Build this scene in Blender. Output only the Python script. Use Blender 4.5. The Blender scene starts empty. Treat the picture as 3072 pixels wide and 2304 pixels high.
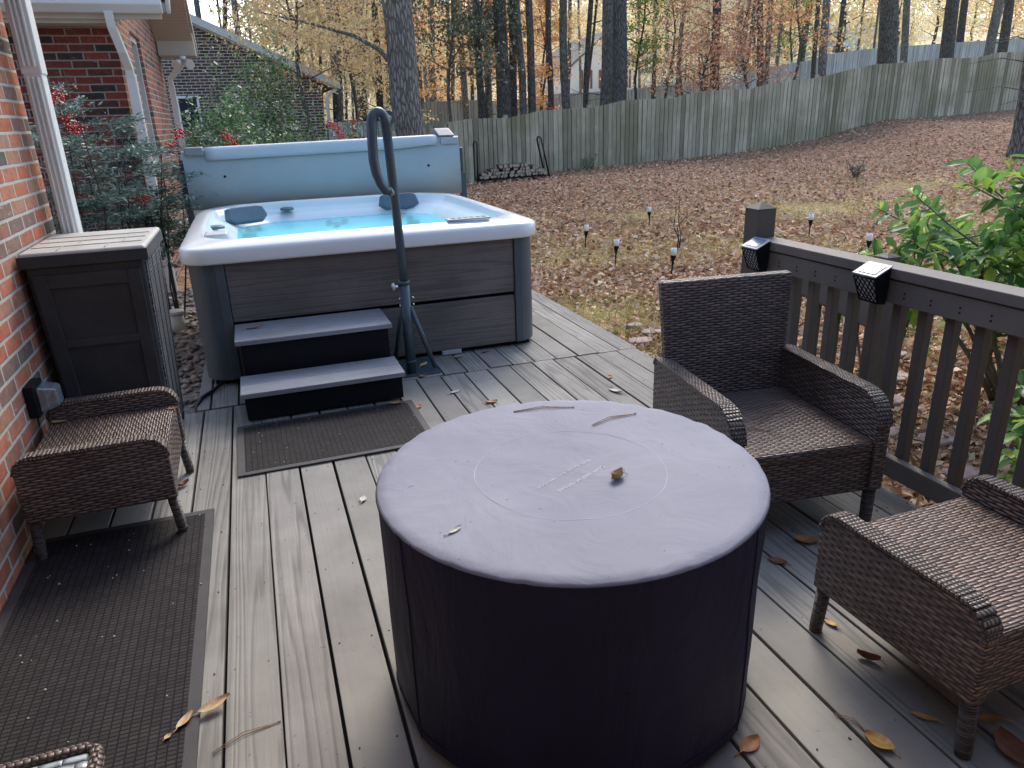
import bpy, bmesh, math, random
import numpy as np
from mathutils import Vector, Matrix
from mathutils.noise import noise as pnoise
random.seed(7); rng = np.random.default_rng(11)
scene = bpy.context.scene
COL = scene.collection
R = math.radians

# ------------------------------------------------------------------ node helpers
def new_mat(name):
    m = bpy.data.materials.new(name); m.use_nodes = True
    nt = m.node_tree; nt.nodes.clear()
    out = nt.nodes.new('ShaderNodeOutputMaterial')
    p = nt.nodes.new('ShaderNodeBsdfPrincipled')
    nt.links.new(p.outputs[0], out.inputs[0])
    return m, nt, p, out
def nd(nt, t, ins=None, **props):
    n = nt.nodes.new('ShaderNode' + t)
    for k, v in props.items(): setattr(n, k, v)
    for k, v in (ins or {}).items():
        if isinstance(v, bpy.types.NodeSocket): nt.links.new(v, n.inputs[k])
        else: n.inputs[k].default_value = v
    return n
def rgb(c): return (c[0], c[1], c[2], 1)
def ramp(nt, fac, stops, interp='LINEAR'):
    n = nt.nodes.new('ShaderNodeValToRGB'); cr = n.color_ramp; cr.interpolation = interp
    while len(cr.elements) < len(stops): cr.elements.new(0.5)
    for e, (p, c) in zip(cr.elements, stops):
        e.position = p; e.color = rgb(c) if not isinstance(c, (int, float)) else (c, c, c, 1)
    nt.links.new(fac, n.inputs[0]); return n.outputs[0]
def math_(nt, op, a, b=None, c=None):
    n = nt.nodes.new('ShaderNodeMath'); n.operation = op
    for i, v in enumerate((a, b, c)):
        if v is None: continue
        if isinstance(v, (int, float)): n.inputs[i].default_value = v
        else: nt.links.new(v, n.inputs[i])
    return n.outputs[0]
def mixc(nt, fac, a, b, mode='MIX'):
    n = nt.nodes.new('ShaderNodeMix'); n.data_type = 'RGBA'; n.blend_type = mode
    for i, v in ((0, fac), (6, a), (7, b)):
        if isinstance(v, (int, float)): n.inputs[i].default_value = v
        elif isinstance(v, tuple): n.inputs[i].default_value = rgb(v)
        else: nt.links.new(v, n.inputs[i])
    return n.outputs[2]
def coords(nt, kind='Object', scale=None):
    t = nt.nodes.new('ShaderNodeTexCoord').outputs[kind]
    if scale is None: return t
    return nd(nt, 'Mapping', {'Vector': t, 'Scale': scale}).outputs[0]
def worldpos(nt, scale=None):
    t = nt.nodes.new('ShaderNodeNewGeometry').outputs['Position']
    if scale is None: return t
    return nd(nt, 'Mapping', {'Vector': t, 'Scale': scale}).outputs[0]
def noise(nt, vec, scale, detail=4, rough=.55, dist=0):
    return nd(nt, 'TexNoise', {'Vector': vec, 'Scale': scale, 'Detail': detail, 'Roughness': rough, 'Distortion': dist}).outputs[0]
def bump(nt, p, height, strength=.4, dist=.01, normal=None):
    b = nd(nt, 'Bump', {'Height': height, 'Strength': strength, 'Distance': dist})
    if normal: nt.links.new(normal, b.inputs['Normal'])
    nt.links.new(b.outputs[0], p.inputs['Normal']); return b.outputs[0]
def island(nt): return nt.nodes.new('ShaderNodeNewGeometry').outputs['Random Per Island']
def setp(p, **k):
    for a, v in k.items():
        a = a.replace('_', ' ')
        if isinstance(v, tuple): v = rgb(v)
        p.inputs[a].default_value = v

def simple(name, c, rough=.5, var=.25, scale=12, bmp=.15, bscale=60, spec=.5, metal=0, kind='Object'):
    m, nt, p, o = new_mat(name)
    v = coords(nt, kind)
    n = noise(nt, v, scale, 5)
    lo = tuple(x * (1 - var) for x in c); hi = tuple(min(1, x * (1 + var)) for x in c)
    nt.links.new(ramp(nt, n, [(.3, lo), (.7, hi)]), p.inputs['Base Color'])
    setp(p, Roughness=rough, Metallic=metal); p.inputs['Specular IOR Level'].default_value = spec
    if bmp: bump(nt, p, noise(nt, v, bscale, 3), bmp, .004)
    return m

def brick_mat(name, stops, mortar, msize=.011, bw=.212, rh=.067, rough=.85, smear=None, depth=.006):
    m, nt, p, o = new_mat(name)
    uv = coords(nt, 'UV')
    wob = nd(nt, 'TexNoise', {'Vector': uv, 'Scale': 9.0, 'Detail': 3.0})
    uv2 = nd(nt, 'VectorMath', {0: uv, 1: nd(nt, 'VectorMath', {0: wob.outputs[1], 'Scale': .008}, operation='SCALE').outputs[0]}, operation='ADD').outputs[0]
    b = nd(nt, 'TexBrick', {'Vector': uv2, 'Color1': (0, 0, 0, 1), 'Color2': (1, 1, 1, 1), 'Mortar': (.5, .5, .5, 1), 'Scale': 1.0,
                            'Mortar Size': msize / 2, 'Mortar Smooth': .25, 'Bias': 0.0, 'Brick Width': bw, 'Row Height': rh}, offset=.5)
    base = ramp(nt, b.outputs[0], stops, 'LINEAR')
    n1 = noise(nt, uv, 22, 6, .7); n2 = noise(nt, uv, 130, 4, .6)
    base = mixc(nt, .55, base, ramp(nt, n1, [(.25, .25), (.75, 1.0)]), 'OVERLAY')
    if smear:
        sm = noise(nt, nd(nt, 'Mapping', {'Vector': uv, 'Scale': (9, 26, 1)}).outputs[0], 1.6, 6, .7, .6)
        base = mixc(nt, ramp(nt, sm, [(.60, 0), (.70, .75)]), base, smear)
    mc = mixc(nt, n1, tuple(x * .7 for x in mortar), tuple(x * 1.15 for x in mortar))
    nt.links.new(mixc(nt, b.outputs[1], base, mc), p.inputs['Base Color'])
    setp(p, Roughness=rough); p.inputs['Specular IOR Level'].default_value = .25
    h = math_(nt, 'ADD', math_(nt, 'MULTIPLY', b.outputs[1], -1.0), math_(nt, 'MULTIPLY', n2, .35))
    h = math_(nt, 'ADD', h, math_(nt, 'MULTIPLY', n1, .3))
    bump(nt, p, h, .9, depth)
    return m

def wicker_mat(name, dark, light, row=.0115, run=.046, phase=.5, rough=.36):
    m, nt, p, o = new_mat(name)
    uvw = nd(nt, 'VectorMath', {0: coords(nt, 'UV'), 1: nd(nt, 'VectorMath', {0: nd(nt, 'TexNoise', {'Vector': coords(nt, 'UV'), 'Scale': 14.0, 'Detail': 3.0}).outputs[1], 'Scale': .012}, operation='SCALE').outputs[0]}, operation='ADD').outputs[0]
    uv = nd(nt, 'SeparateXYZ', {0: uvw})
    rowf = math_(nt, 'DIVIDE', uv.outputs[1], row)
    ri = math_(nt, 'FLOOR', rowf); rf = math_(nt, 'FRACT', rowf)
    uu = math_(nt, 'ADD', math_(nt, 'DIVIDE', uv.outputs[0], run), math_(nt, 'MULTIPLY', ri, phase))
    ui = math_(nt, 'FLOOR', uu); uf = math_(nt, 'FRACT', uu)
    prof = math_(nt, 'POWER', math_(nt, 'SINE', math_(nt, 'MULTIPLY', rf, math.pi)), .6)
    over = math_(nt, 'POWER', math_(nt, 'SINE', math_(nt, 'MULTIPLY', uf, math.pi)), .45)
    h = math_(nt, 'MULTIPLY', prof, over)
    cell = nd(nt, 'TexWhiteNoise', {'Vector': nd(nt, 'CombineXYZ', {0: ui, 1: ri}).outputs[0]}, noise_dimensions='3D').outputs[0]
    grain = noise(nt, coords(nt, 'UV'), 60, 3)
    patch = noise(nt, coords(nt, 'UV'), 5, 3)
    fac = math_(nt, 'MULTIPLY', math_(nt, 'ADD', math_(nt, 'MULTIPLY_ADD', cell, .32, .06), math_(nt, 'MULTIPLY_ADD', grain, .4, math_(nt, 'MULTIPLY', patch, .5))), h)
    nt.links.new(ramp(nt, fac, [(0, tuple(x * .08 for x in dark)), (.35, dark), (.95, light)]), p.inputs['Base Color'])
    setp(p, Roughness=rough); p.inputs['Specular IOR Level'].default_value = .55
    bump(nt, p, h, 1.0, .0045)
    return m

def leaf_mat(name, stops, rough=.55, trans=.35, spec=.3, patch=False):
    m, nt, p, o = new_mat(name)
    c = ramp(nt, island(nt), stops)
    if patch: c = mixc(nt, .8, c, ramp(nt, noise(nt, worldpos(nt), .8, 5, .65), [(.3, (.40, .36, .33)), (.5, (.54, .53, .50)), (.7, (.70, .67, .60))]), 'OVERLAY')
    nt.links.new(c, p.inputs['Base Color'])
    setp(p, Roughness=rough); p.inputs['Specular IOR Level'].default_value = spec
    if trans:
        t = nd(nt, 'BsdfTranslucent', {'Color': c})
        mx = nd(nt, 'MixShader', {0: trans, 1: p.outputs[0], 2: t.outputs[0]})
        nt.links.new(mx.outputs[0], o.inputs[0])
    return m

def plank_mat(name, stops, rough=.7, long='Y', weather=True, per='island', grain_amt=.8, gscale=1.0):
    m, nt, p, o = new_mat(name)
    v = coords(nt)
    r = island(nt)
    off = nd(nt, 'CombineXYZ', {0: math_(nt, 'MULTIPLY', r, 37.0), 1: math_(nt, 'MULTIPLY', r, 91.0), 2: math_(nt, 'MULTIPLY', r, 17.0)}).outputs[0]
    v = nd(nt, 'VectorMath', {0: v, 1: off}, operation='ADD').outputs[0]
    s = {'Y': (1, .035, 1), 'X': (.035, 1, 1), 'Z': (1, 1, .035)}[long]
    vs = nd(nt, 'Mapping', {'Vector': v, 'Scale': s}).outputs[0]
    n1 = noise(nt, vs, 6.5 * gscale, 2, .45)
    n0 = noise(nt, vs, 60 * gscale, 2, .5)
    wv = nd(nt, 'Math', {0: math_(nt, 'MULTIPLY_ADD', n1, 105.0, math_(nt, 'MULTIPLY', n0, 3.0))}, operation='SINE').outputs[0]
    wv = math_(nt, 'MULTIPLY_ADD', wv, .5, .5)
    n2 = noise(nt, vs, 120 * gscale, 4, .6)
    n3 = noise(nt, v, 2.2, 5, .6)
    grain = math_(nt, 'MULTIPLY_ADD', wv, .65, math_(nt, 'MULTIPLY', n2, .5))
    base = ramp(nt, r, stops)
    w = ramp(nt, math_(nt, 'FRACT', math_(nt, 'MULTIPLY', r, 7.3)), [(.25, .12), (.6, 1.0)]) if weather else 1.0
    g = math_(nt, 'MULTIPLY', ramp(nt, grain, [(.18, 1.0), (.5, 0.0)]), w)
    g = math_(nt, 'MULTIPLY', g, grain_amt)
    col = mixc(nt, g, base, (.05, .048, .045))
    col = mixc(nt, .5, col, ramp(nt, n3, [(.3, .28), (.7, .72)]), 'OVERLAY')
    spots = noise(nt, v, 55, 2)
    col = mixc(nt, ramp(nt, spots, [(.70, 0), (.76, .5)]), col, (.06, .055, .05))
    nt.links.new(col, p.inputs['Base Color'])
    setp(p, Roughness=rough); p.inputs['Specular IOR Level'].default_value = .2
    bump(nt, p, math_(nt, 'MULTIPLY', math_(nt, 'ADD', grain, math_(nt, 'MULTIPLY', n2, .4)), w), .5, .004)
    return m

M = {}
M['deck'] = plank_mat('deck_boards', [(0, (.23, .22, .198)), (.35, (.275, .265, .24)), (.6, (.25, .235, .218)), (.85, (.305, .297, .268)), (1, (.22, .207, .192))], .82, grain_amt=.46)
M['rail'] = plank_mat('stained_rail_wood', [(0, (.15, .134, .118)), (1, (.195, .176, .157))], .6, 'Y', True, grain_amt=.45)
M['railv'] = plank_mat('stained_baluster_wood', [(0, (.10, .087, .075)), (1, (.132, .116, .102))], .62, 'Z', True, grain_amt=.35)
M['brick'] = brick_mat('red_brick', [(0, (.085, .075, .068)), (.25, (.17, .115, .095)), (.42, (.30, .105, .065)), (.7, (.36, .12, .07)), (1, (.28, .165, .115))], (.44, .43, .39), msize=.016, smear=(.60, .42, .30))
M['brickd'] = brick_mat('shaded_deep_red_brick', [(0, (.035, .03, .03)), (.25, (.09, .034, .029)), (.5, (.155, .038, .027)), (.8, (.185, .05, .033)), (1, (.11, .036, .03))], (.30, .295, .27), msize=.014, smear=(.5, .27, .17))  # deep red brick, colours lowered for the dimmer light on this wall
M['brickn'] = brick_mat('brown_brick', [(0, (.045, .034, .03)), (.5, (.075, .052, .045)), (1, (.11, .075, .062))], (.50, .48, .43), msize=.022, rh=.0745, bw=.225)
M['trim'] = simple('cream_painted_trim', (.50, .46, .39), .5, .08, 3, .05)
M['white'] = simple('white_painted_metal', (.70, .71, .69), .4, .03, 1.5, .03)
M['soffit'] = None
M['acrylic'] = simple('white_acrylic', (.82, .85, .86), .16, .02, 2, 0, spec=.6)
M['basin'] = simple('bounce_tinted_acrylic', (.70, .85, .89), .2, .03, 2, 0, spec=.5)  # pale acrylic with the cyan bounce of water and sky painted in
M['tubgrey'] = simple('slate_blue_plastic', (.075, .098, .115), .42, .1, 6, .12, 180)
M['tubpanel'] = plank_mat('composite_side_panel', [(0, (.165, .145, .135)), (1, (.185, .165, .152))], .6, 'X', False, grain_amt=.42, gscale=1.2)
M['tread'] = plank_mat('composite_tread', [(0, (.25, .26, .28)), (1, (.29, .30, .32))], .5, 'X', False, grain_amt=.15, gscale=1.5)
M['black'] = simple('black_plastic', (.006, .008, .011), .6, .2, 8, .1, spec=.2)
M['charcoal'] = simple('charcoal_resin', (.040, .041, .042), .55, .2, 7, .2, 120, spec=.25)
M['cover'] = simple('blue_grey_vinyl', (.34, .44, .48), .42, .12, 1.6, .16, 7)
M['pillow'] = simple('slate_foam', (.085, .14, .19), .5, .1, 9, .1)
M['pole'] = simple('powder_coated_pole', (.055, .085, .105), .3, .08, 9, .03, spec=.6)
M['chrome'] = simple('chrome', (.6, .6, .6), .2, .05, 9, 0, metal=1)
M['jet'] = simple('jet_grey', (.05, .12, .15), .4)
M['panelgrey'] = simple('silver_panel', (.42, .44, .46), .35, .08)
M['padgrey'] = simple('grey_vinyl_pad', (.24, .27, .30), .4, .08)
M['wicker'] = wicker_mat('dark_wicker', (.068, .047, .040), (.32, .235, .195), row=.0105, run=.05)
M['wickerb'] = wicker_mat('brown_wicker', (.085, .055, .044), (.44, .30, .235), row=.0105, run=.05)
M['wickert'] = wicker_mat('wicker_binding', (.066, .048, .041), (.32, .245, .205), row=.013, run=.012)
M['wickerg'] = wicker_mat('sky_glare_wicker', (.16, .19, .20), (.62, .68, .70), row=.02, run=.04, rough=.3)  # pale blue-grey stands in for sky reflected off the weave
M['wickerleg'] = wicker_mat('wicker_leg_wrap', (.06, .044, .037), (.22, .17, .145), row=.0075, run=.2, phase=.31)
M['resinweave'] = wicker_mat('moulded_weave', (.05, .053, .058), (.24, .25, .265), row=.018, run=.022, rough=.42)
M['lid'] = simple('dusty_lid', (.40, .39, .36), .55, .18, 5, .2, 40)
M['fab_top'] = None
M['iron'] = simple('black_iron', (.012, .012, .013), .5, .2, 10, .1)
M['stone'] = simple('flagstone', (.30, .22, .20), .8, .3, 9, .5, 30)
M['pvc'] = simple('white_pvc', (.70, .72, .68), .4, .08)
M['red'] = simple('red_painted_steel', (.42, .09, .05), .5, .2)
M['blue'] = simple('blue_plastic', (.05, .12, .20), .45, .2)
M['rubbercord'] = simple('black_cord', (.012, .012, .014), .5)
M['siding'] = simple('white_siding', (.80, .80, .78), .6, .05, 4, .1)
M['roofing'] = simple('grey_shingle', (.16, .16, .165), .85, .3, 14, .5, 60)
M['shingle_red'] = simple('red_shutter', (.26, .09, .08), .5)
M['glass'] = simple('dark_window_glass', (.03, .04, .045), .06, .2, 3, 0, spec=.8)
M['lampglass'] = simple('frosted_cup', (.80, .82, .82), .25, .05)
M['diffuser'] = simple('frosted_diffuser', (.50, .53, .56), .35, .08)

def soffit_mat():
    m, nt, p, o = new_mat('ribbed_soffit')
    uv = nd(nt, 'SeparateXYZ', {0: coords(nt)})
    f = math_(nt, 'FRACT', math_(nt, 'MULTIPLY', uv.outputs[1], 22.0))
    nt.links.new(ramp(nt, f, [(.0, (.28, .24, .20)), (.12, (.47, .41, .35)), (1, (.50, .44, .37))]), p.inputs['Base Color'])
    setp(p, Roughness=.6); bump(nt, p, f, .3, .006); return m
M['soffit'] = soffit_mat()

def fabric(name, c1, c2, rough, b=.25, sp_=.15):
    m, nt, p, o = new_mat(name)
    v = coords(nt)
    n = noise(nt, v, 2.3, 4); n2 = noise(nt, v, 420, 2); n3 = noise(nt, nd(nt, 'Mapping', {'Vector': v, 'Scale': (1, 1, .35)}).outputs[0], 5.5, 4, .55, 1.4)
    col = ramp(nt, n, [(.3, c1), (.7, c2)])
    sp = noise(nt, v, 75, 1)
    col = mixc(nt, ramp(nt, sp, [(.76, 0), (.79, .7)]), col, tuple(x * .25 for x in c1))
    nt.links.new(col, p.inputs['Base Color'])
    setp(p, Roughness=rough); p.inputs['Specular IOR Level'].default_value = sp_
    p.inputs['Sheen Weight'].default_value = 0
    bump(nt, p, math_(nt, 'ADD', math_(nt, 'MULTIPLY', n3, 1.0), math_(nt, 'MULTIPLY', n2, .05)), b, .03)
    return m
M['fab_top'] = fabric('sky_lit_cover_top', (.20, .205, .255), (.26, .265, .315), .62, .2)  # top lightened in its colour to stand in for sky reflection
M['fab_side'] = fabric('shaded_navy_side', (.017, .016, .038), (.028, .025, .056), .6, .55)  # navy sides darkened in their colour to stand in for shade
M['thread'] = simple('seam_thread', (.34, .35, .41), .7)
M['print'] = simple('white_print', (.44, .46, .49), .6, .25, 90)

def water_mat():
    m, nt, p, o = new_mat('spa_water')
    v = worldpos(nt)
    n = noise(nt, v, 3.5, 3, .5, .4)
    nb = nd(nt, 'Bump', {'Height': n, 'Strength': .12, 'Distance': .03}).outputs[0]
    tr = nd(nt, 'BsdfTransparent', {'Color': (.55, .93, .98, 1)})
    df = nd(nt, 'BsdfDiffuse', {'Color': (.34, .84, .92, 1), 'Normal': nb})
    mx = nd(nt, 'MixShader', {0: .38, 1: tr.outputs[0], 2: df.outputs[0]})
    gl = nd(nt, 'BsdfGlossy', {'Color': (1, 1, 1, 1), 'Roughness': .04, 'Normal': nb})
    fr = nd(nt, 'Fresnel', {'IOR': 1.33, 'Normal': nb})
    m2 = nd(nt, 'MixShader', {0: math_(nt, 'MULTIPLY', fr.outputs[0], .38), 1: mx.outputs[0], 2: gl.outputs[0]})
    nt.links.new(m2.outputs[0], o.inputs[0]); return m
M['water'] = water_mat()

def clear_mat():
    m, nt, p, o = new_mat('clear_plastic')
    tr = nd(nt, 'BsdfTransparent', {'Color': (.75, .80, .84, 1)})
    gl = nd(nt, 'BsdfGlossy', {'Color': (1, 1, 1, 1), 'Roughness': .12})
    df = nd(nt, 'BsdfDiffuse', {'Color': (.30, .36, .42, 1)})
    a = nd(nt, 'MixShader', {0: .35, 1: tr.outputs[0], 2: df.outputs[0]})
    b = nd(nt, 'MixShader', {0: .16, 1: a.outputs[0], 2: gl.outputs[0]})
    nt.links.new(b.outputs[0], o.inputs[0]); return m
M['clear'] = clear_mat()

def solar_mat():
    m, nt, p, o = new_mat('solar_cell')
    v = coords(nt)
    b = nd(nt, 'TexBrick', {'Vector': v, 'Color1': (.10, .17, .27, 1), 'Color2': (.12, .20, .31, 1), 'Mortar': (.3, .33, .36, 1), 'Scale': 1.0, 'Mortar Size': .0008, 'Brick Width': .02, 'Row Height': .06}, offset=0)
    nt.links.new(b.outputs[0], p.inputs['Base Color']); setp(p, Roughness=.18); p.inputs['Specular IOR Level'].default_value = .35
    p.inputs['Coat Weight'].default_value = 0
    return m
M['solar'] = solar_mat()

def mat_rubber():
    m, nt, p, o = new_mat('ribbed_rubber')
    uv = coords(nt, 'UV')
    b = nd(nt, 'TexBrick', {'Vector': uv, 'Color1': (0, 0, 0, 1), 'Color2': (1, 1, 1, 1), 'Scale': 1.0, 'Mortar Size': .0022, 'Mortar Smooth': .3, 'Brick Width': .024, 'Row Height': .0145}, offset=0)
    n = noise(nt, uv, 8, 5, .7); n2 = noise(nt, uv, 300, 2)
    cell = ramp(nt, math_(nt, 'ADD', math_(nt, 'MULTIPLY', b.outputs[0], .3), math_(nt, 'MULTIPLY', n, .8)), [(.2, (.018, .0155, .016)), (.9, (.050, .043, .044))])
    nt.links.new(mixc(nt, b.outputs[1], cell, (.008, .008, .009)), p.inputs['Base Color'])
    setp(p, Roughness=.75); p.inputs['Specular IOR Level'].default_value = .18
    bump(nt, p, math_(nt, 'ADD', math_(nt, 'MULTIPLY', b.outputs[1], -1.0), math_(nt, 'MULTIPLY', n2, .2)), 1.0, .006)
    return m
M['rubber'] = mat_rubber()
M['rubber_edge'] = simple('rubber_border', (.035, .033, .036), .65, .2, 14, .2, 150)

def bark_mat(name, c1, c2, sc=1.0):
    m, nt, p, o = new_mat(name)
    v = nd(nt, 'Mapping', {'Vector': worldpos(nt), 'Scale': (1, 1, .22)}).outputs[0]
    vo = nd(nt, 'TexVoronoi', {'Vector': v, 'Scale': 22.0 * sc, 'Randomness': 1.0}, feature='DISTANCE_TO_EDGE').outputs[0]
    n = noise(nt, v, 30 * sc, 6, .7, .8); n2 = noise(nt, worldpos(nt), 1.3, 3)
    h = math_(nt, 'ADD', math_(nt, 'MULTIPLY', math_(nt, 'MINIMUM', vo, .22), 2.5), math_(nt, 'MULTIPLY', n, .7))
    col = ramp(nt, h, [(.2, tuple(x * .35 for x in c1)), (.55, c1), (1.0, c2)])
    rnd = nd(nt, 'ObjectInfo').outputs['Random']
    col = mixc(nt, .6, col, ramp(nt, rnd, [(0, .3), (1, .62)]), 'OVERLAY')
    col = mixc(nt, ramp(nt, n2, [(.5, 0), (.7, .35)]), col, (.10, .115, .075))
    nt.links.new(col, p.inputs['Base Color']); setp(p, Roughness=.9); p.inputs['Specular IOR Level'].default_value = .15
    bump(nt, p, h, 1.0, .03); return m
M['bark'] = bark_mat('dark_pine_bark', (.10, .092, .086), (.21, .195, .18))
M['barkg'] = bark_mat('grey_bark', (.17, .17, .155), (.34, .335, .305))
M['barkb'] = bark_mat('ridged_grey_bark', (.14, .13, .118), (.30, .285, .265), .8)
M['stem'] = simple('shrub_stem', (.16, .15, .11), .8, .3, 20, .3)
M['twig'] = simple('dark_twig', (.05, .042, .035), .85, .3, 20, .3)

M['leaf_yellow'] = leaf_mat('yellow_leaves', [(0, (.74, .58, .30)), (.4, (.86, .72, .46)), (.7, (.70, .64, .40)), (1, (.90, .82, .62))], trans=.55)
M['leaf_cream'] = leaf_mat('pale_yellow_leaves', [(0, (.76, .68, .48)), (.5, (.90, .83, .66)), (.8, (.70, .66, .46)), (1, (.94, .91, .82))], trans=.55)  # background leaf colours, yellow and cream, lightened in place of direct sun
M['leaf_orange'] = leaf_mat('orange_leaves', [(0, (.60, .25, .10)), (.35, (.78, .43, .18)), (.7, (.84, .58, .28)), (1, (.66, .32, .17))], trans=.5)
M['leaf_tan'] = leaf_mat('tan_beech_leaves', [(0, (.48, .29, .19)), (.35, (.74, .48, .25)), (.65, (.84, .68, .36)), (.85, (.62, .60, .26)), (1, (.62, .42, .34))], trans=.5)
M['leaf_red'] = leaf_mat('dogwood_red_leaves', [(0, (.42, .16, .09)), (.35, (.58, .28, .16)), (.7, (.68, .42, .25)), (1, (.76, .58, .40))], trans=.4)
M['leaf_green'] = leaf_mat('dark_evergreen_leaves', [(0, (.06, .085, .05)), (.5, (.11, .145, .085)), (.85, (.20, .235, .16)), (1, (.42, .45, .38))], rough=.35, trans=.3)  # palest stop paints whitish glints on some leaves
M['leaf_lgreen'] = leaf_mat('light_green_leaves', [(0, (.10, .19, .04)), (.5, (.17, .28, .06)), (1, (.34, .40, .12))], rough=.45, trans=.35)
M['leaf_holly'] = leaf_mat('holly_leaves', [(0, (.05, .11, .045)), (.45, (.10, .21, .07)), (.8, (.19, .34, .09)), (1, (.48, .56, .42))], rough=.28, trans=.3, spec=.6)  # palest stop paints white gloss glints on some leaves
M['leaf_nandina'] = leaf_mat('nandina_leaves', [(0, (.07, .13, .105)), (.5, (.13, .21, .175)), (1, (.25, .35, .30))], rough=.45, trans=.2)
M['leaf_shrub'] = leaf_mat('glossy_shrub_leaves', [(0, (.09, .20, .07)), (.4, (.16, .33, .09)), (.75, (.26, .45, .12)), (.92, (.38, .56, .10)), (1, (.52, .62, .08))], rough=.42, trans=.42, spec=.35)
M['needle'] = leaf_mat('pine_needle_leaves', [(0, (.03, .055, .02)), (1, (.09, .12, .05))], trans=.2)
M['berry'] = simple('red_berries', (.55, .015, .02), .3, .3, 30, 0)
M['litter'] = leaf_mat('fallen_leaf_litter', [(0, (.16, .09, .055)), (.22, (.36, .22, .14)), (.5, (.54, .37, .25)), (.75, (.66, .50, .36)), (.92, (.44, .22, .115)), (1, (.80, .70, .56))], rough=.75, trans=.15, spec=.2, patch=True)
M['blade'] = leaf_mat('grass_blades', [(0, (.17, .23, .05)), (.35, (.38, .37, .12)), (1, (.66, .55, .26))], rough=.7, trans=.3)

def one_leaf(name, c):
    m, nt, p, o = new_mat(name)
    v = coords(nt)
    n = noise(nt, v, 60, 4, .6)
    col = ramp(nt, n, [(.3, tuple(x * .55 for x in c)), (.65, c)])
    nt.links.new(col, p.inputs['Base Color']); setp(p, Roughness=.6)
    bump(nt, p, n, .3, .002); return m
M['fl_orange'] = one_leaf('dry_orange_leaf', (.42, .19, .075))
M['fl_tan'] = one_leaf('dry_tan_leaf', (.56, .38, .20))
M['fl_gold'] = one_leaf('dry_gold_leaf', (.62, .36, .10))
M['fl_pale'] = one_leaf('dry_pale_leaf', (.55, .53, .45))
M['fl_rust'] = one_leaf('dry_rust_leaf', (.26, .10, .05))
M['fl_needle'] = one_leaf('dry_pine_needle', (.33, .19, .11))

def ground_mat():
    m, nt, p, o = new_mat('leafy_ground')
    v = worldpos(nt)
    sep = nd(nt, 'SeparateXYZ', {0: v})
    vo = nd(nt, 'TexVoronoi', {'Vector': nd(nt, 'Mapping', {'Vector': v, 'Scale': (1, 1.3, 1)}).outputs[0], 'Scale': 16.0, 'Randomness': 1.0}, feature='F1')
    cellr = nd(nt, 'SeparateColor', {0: vo.outputs['Color']}).outputs[0]
    lit = ramp(nt, cellr, [(0, (.08, .045, .03)), (.3, (.24, .125, .08)), (.6, (.38, .22, .15)), (.85, (.47, .31, .22)), (1, (.27, .12, .07))])
    n = noise(nt, v, .55, 5, .6); n2 = noise(nt, v, 45, 4, .7); n5 = noise(nt, v, 4, 5, .7)
    grassc = ramp(nt, n2, [(.3, (.22, .21, .07)), (.5, (.46, .39, .16)), (.75, (.60, .49, .25))])
    band = math_(nt, 'MULTIPLY', ramp(nt, math_(nt, 'DIVIDE', sep.outputs[1], 20.0), [(.20, 0), (.32, 1), (.56, 1), (.68, 0)]), 1.0)
    gf = math_(nt, 'MULTIPLY', math_(nt, 'ADD', band, .12), ramp(nt, math_(nt, 'MULTIPLY_ADD', n, .7, math_(nt, 'MULTIPLY', n5, .35)), [(.46, 0), (.66, .65)]))
    near = mixc(nt, gf, lit, grassc)
    far = ramp(nt, noise(nt, v, .35, 6, .65), [(.3, (.55, .46, .28)), (.5, (.72, .64, .40)), (.62, (.80, .74, .52)), (.75, (.56, .58, .30))])  # hillside colours raised to stand in for sunlight on the slope
    ff = ramp(nt, math_(nt, 'DIVIDE', sep.outputs[1], 50.0), [(.44, 0), (.62, 1)])
    nt.links.new(mixc(nt, ff, near, far), p.inputs['Base Color'])
    setp(p, Roughness=.9); p.inputs['Specular IOR Level'].default_value = .15
    bump(nt, p, math_(nt, 'ADD', vo.outputs['Distance'], math_(nt, 'MULTIPLY', n2, .5)), .8, .03)
    return m
M['ground'] = ground_mat()
M['gravel'] = leaf_mat('river_gravel', [(0, (.13, .115, .10)), (.4, (.28, .25, .21)), (.75, (.42, .38, .33)), (1, (.30, .20, .14))], rough=.8, trans=0)

def fence_mat(name, stops, moss):
    m, nt, p, o = new_mat(name)
    v = coords(nt)
    r = island(nt)
    off = nd(nt, 'CombineXYZ', {0: math_(nt, 'MULTIPLY', r, 31.0), 2: math_(nt, 'MULTIPLY', r, 57.0)}).outputs[0]
    vv = nd(nt, 'VectorMath', {0: v, 1: off}, operation='ADD').outputs[0]
    vs = nd(nt, 'Mapping', {'Vector': vv, 'Scale': (1, 1, .10)}).outputs[0]
    n1 = noise(nt, vs, 14, 6, .7, .4); n2 = noise(nt, v, .8, 4)
    base = mixc(nt, .65, ramp(nt, r, stops), ramp(nt, n1, [(.25, .22), (.5, .5), (.75, .80)]), 'OVERLAY')
    kn = noise(nt, nd(nt, 'Mapping', {'Vector': vv, 'Scale': (1, 1, .6)}).outputs[0], 9, 2)
    base = mixc(nt, ramp(nt, kn, [(.70, 0), (.76, .8)]), base, (.04, .035, .03))
    low = nd(nt, 'SeparateXYZ', {0: coords(nt, 'Generated')}).outputs[2]
    mf = ramp(nt, n2, [(.42, 0), (.65, .6)])
    base = mixc(nt, mf, base, moss)
    nt.links.new(base, p.inputs['Base Color']); setp(p, Roughness=.88); p.inputs['Specular IOR Level'].default_value = .2
    bump(nt, p, n1, .5, .01); return m
M['fence'] = fence_mat('weathered_fence_boards', [(0, (.21, .195, .14)), (.3, (.36, .33, .245)), (.6, (.52, .47, .36)), (.8, (.41, .375, .28)), (1, (.27, .24, .18))], (.18, .185, .10))
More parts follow.
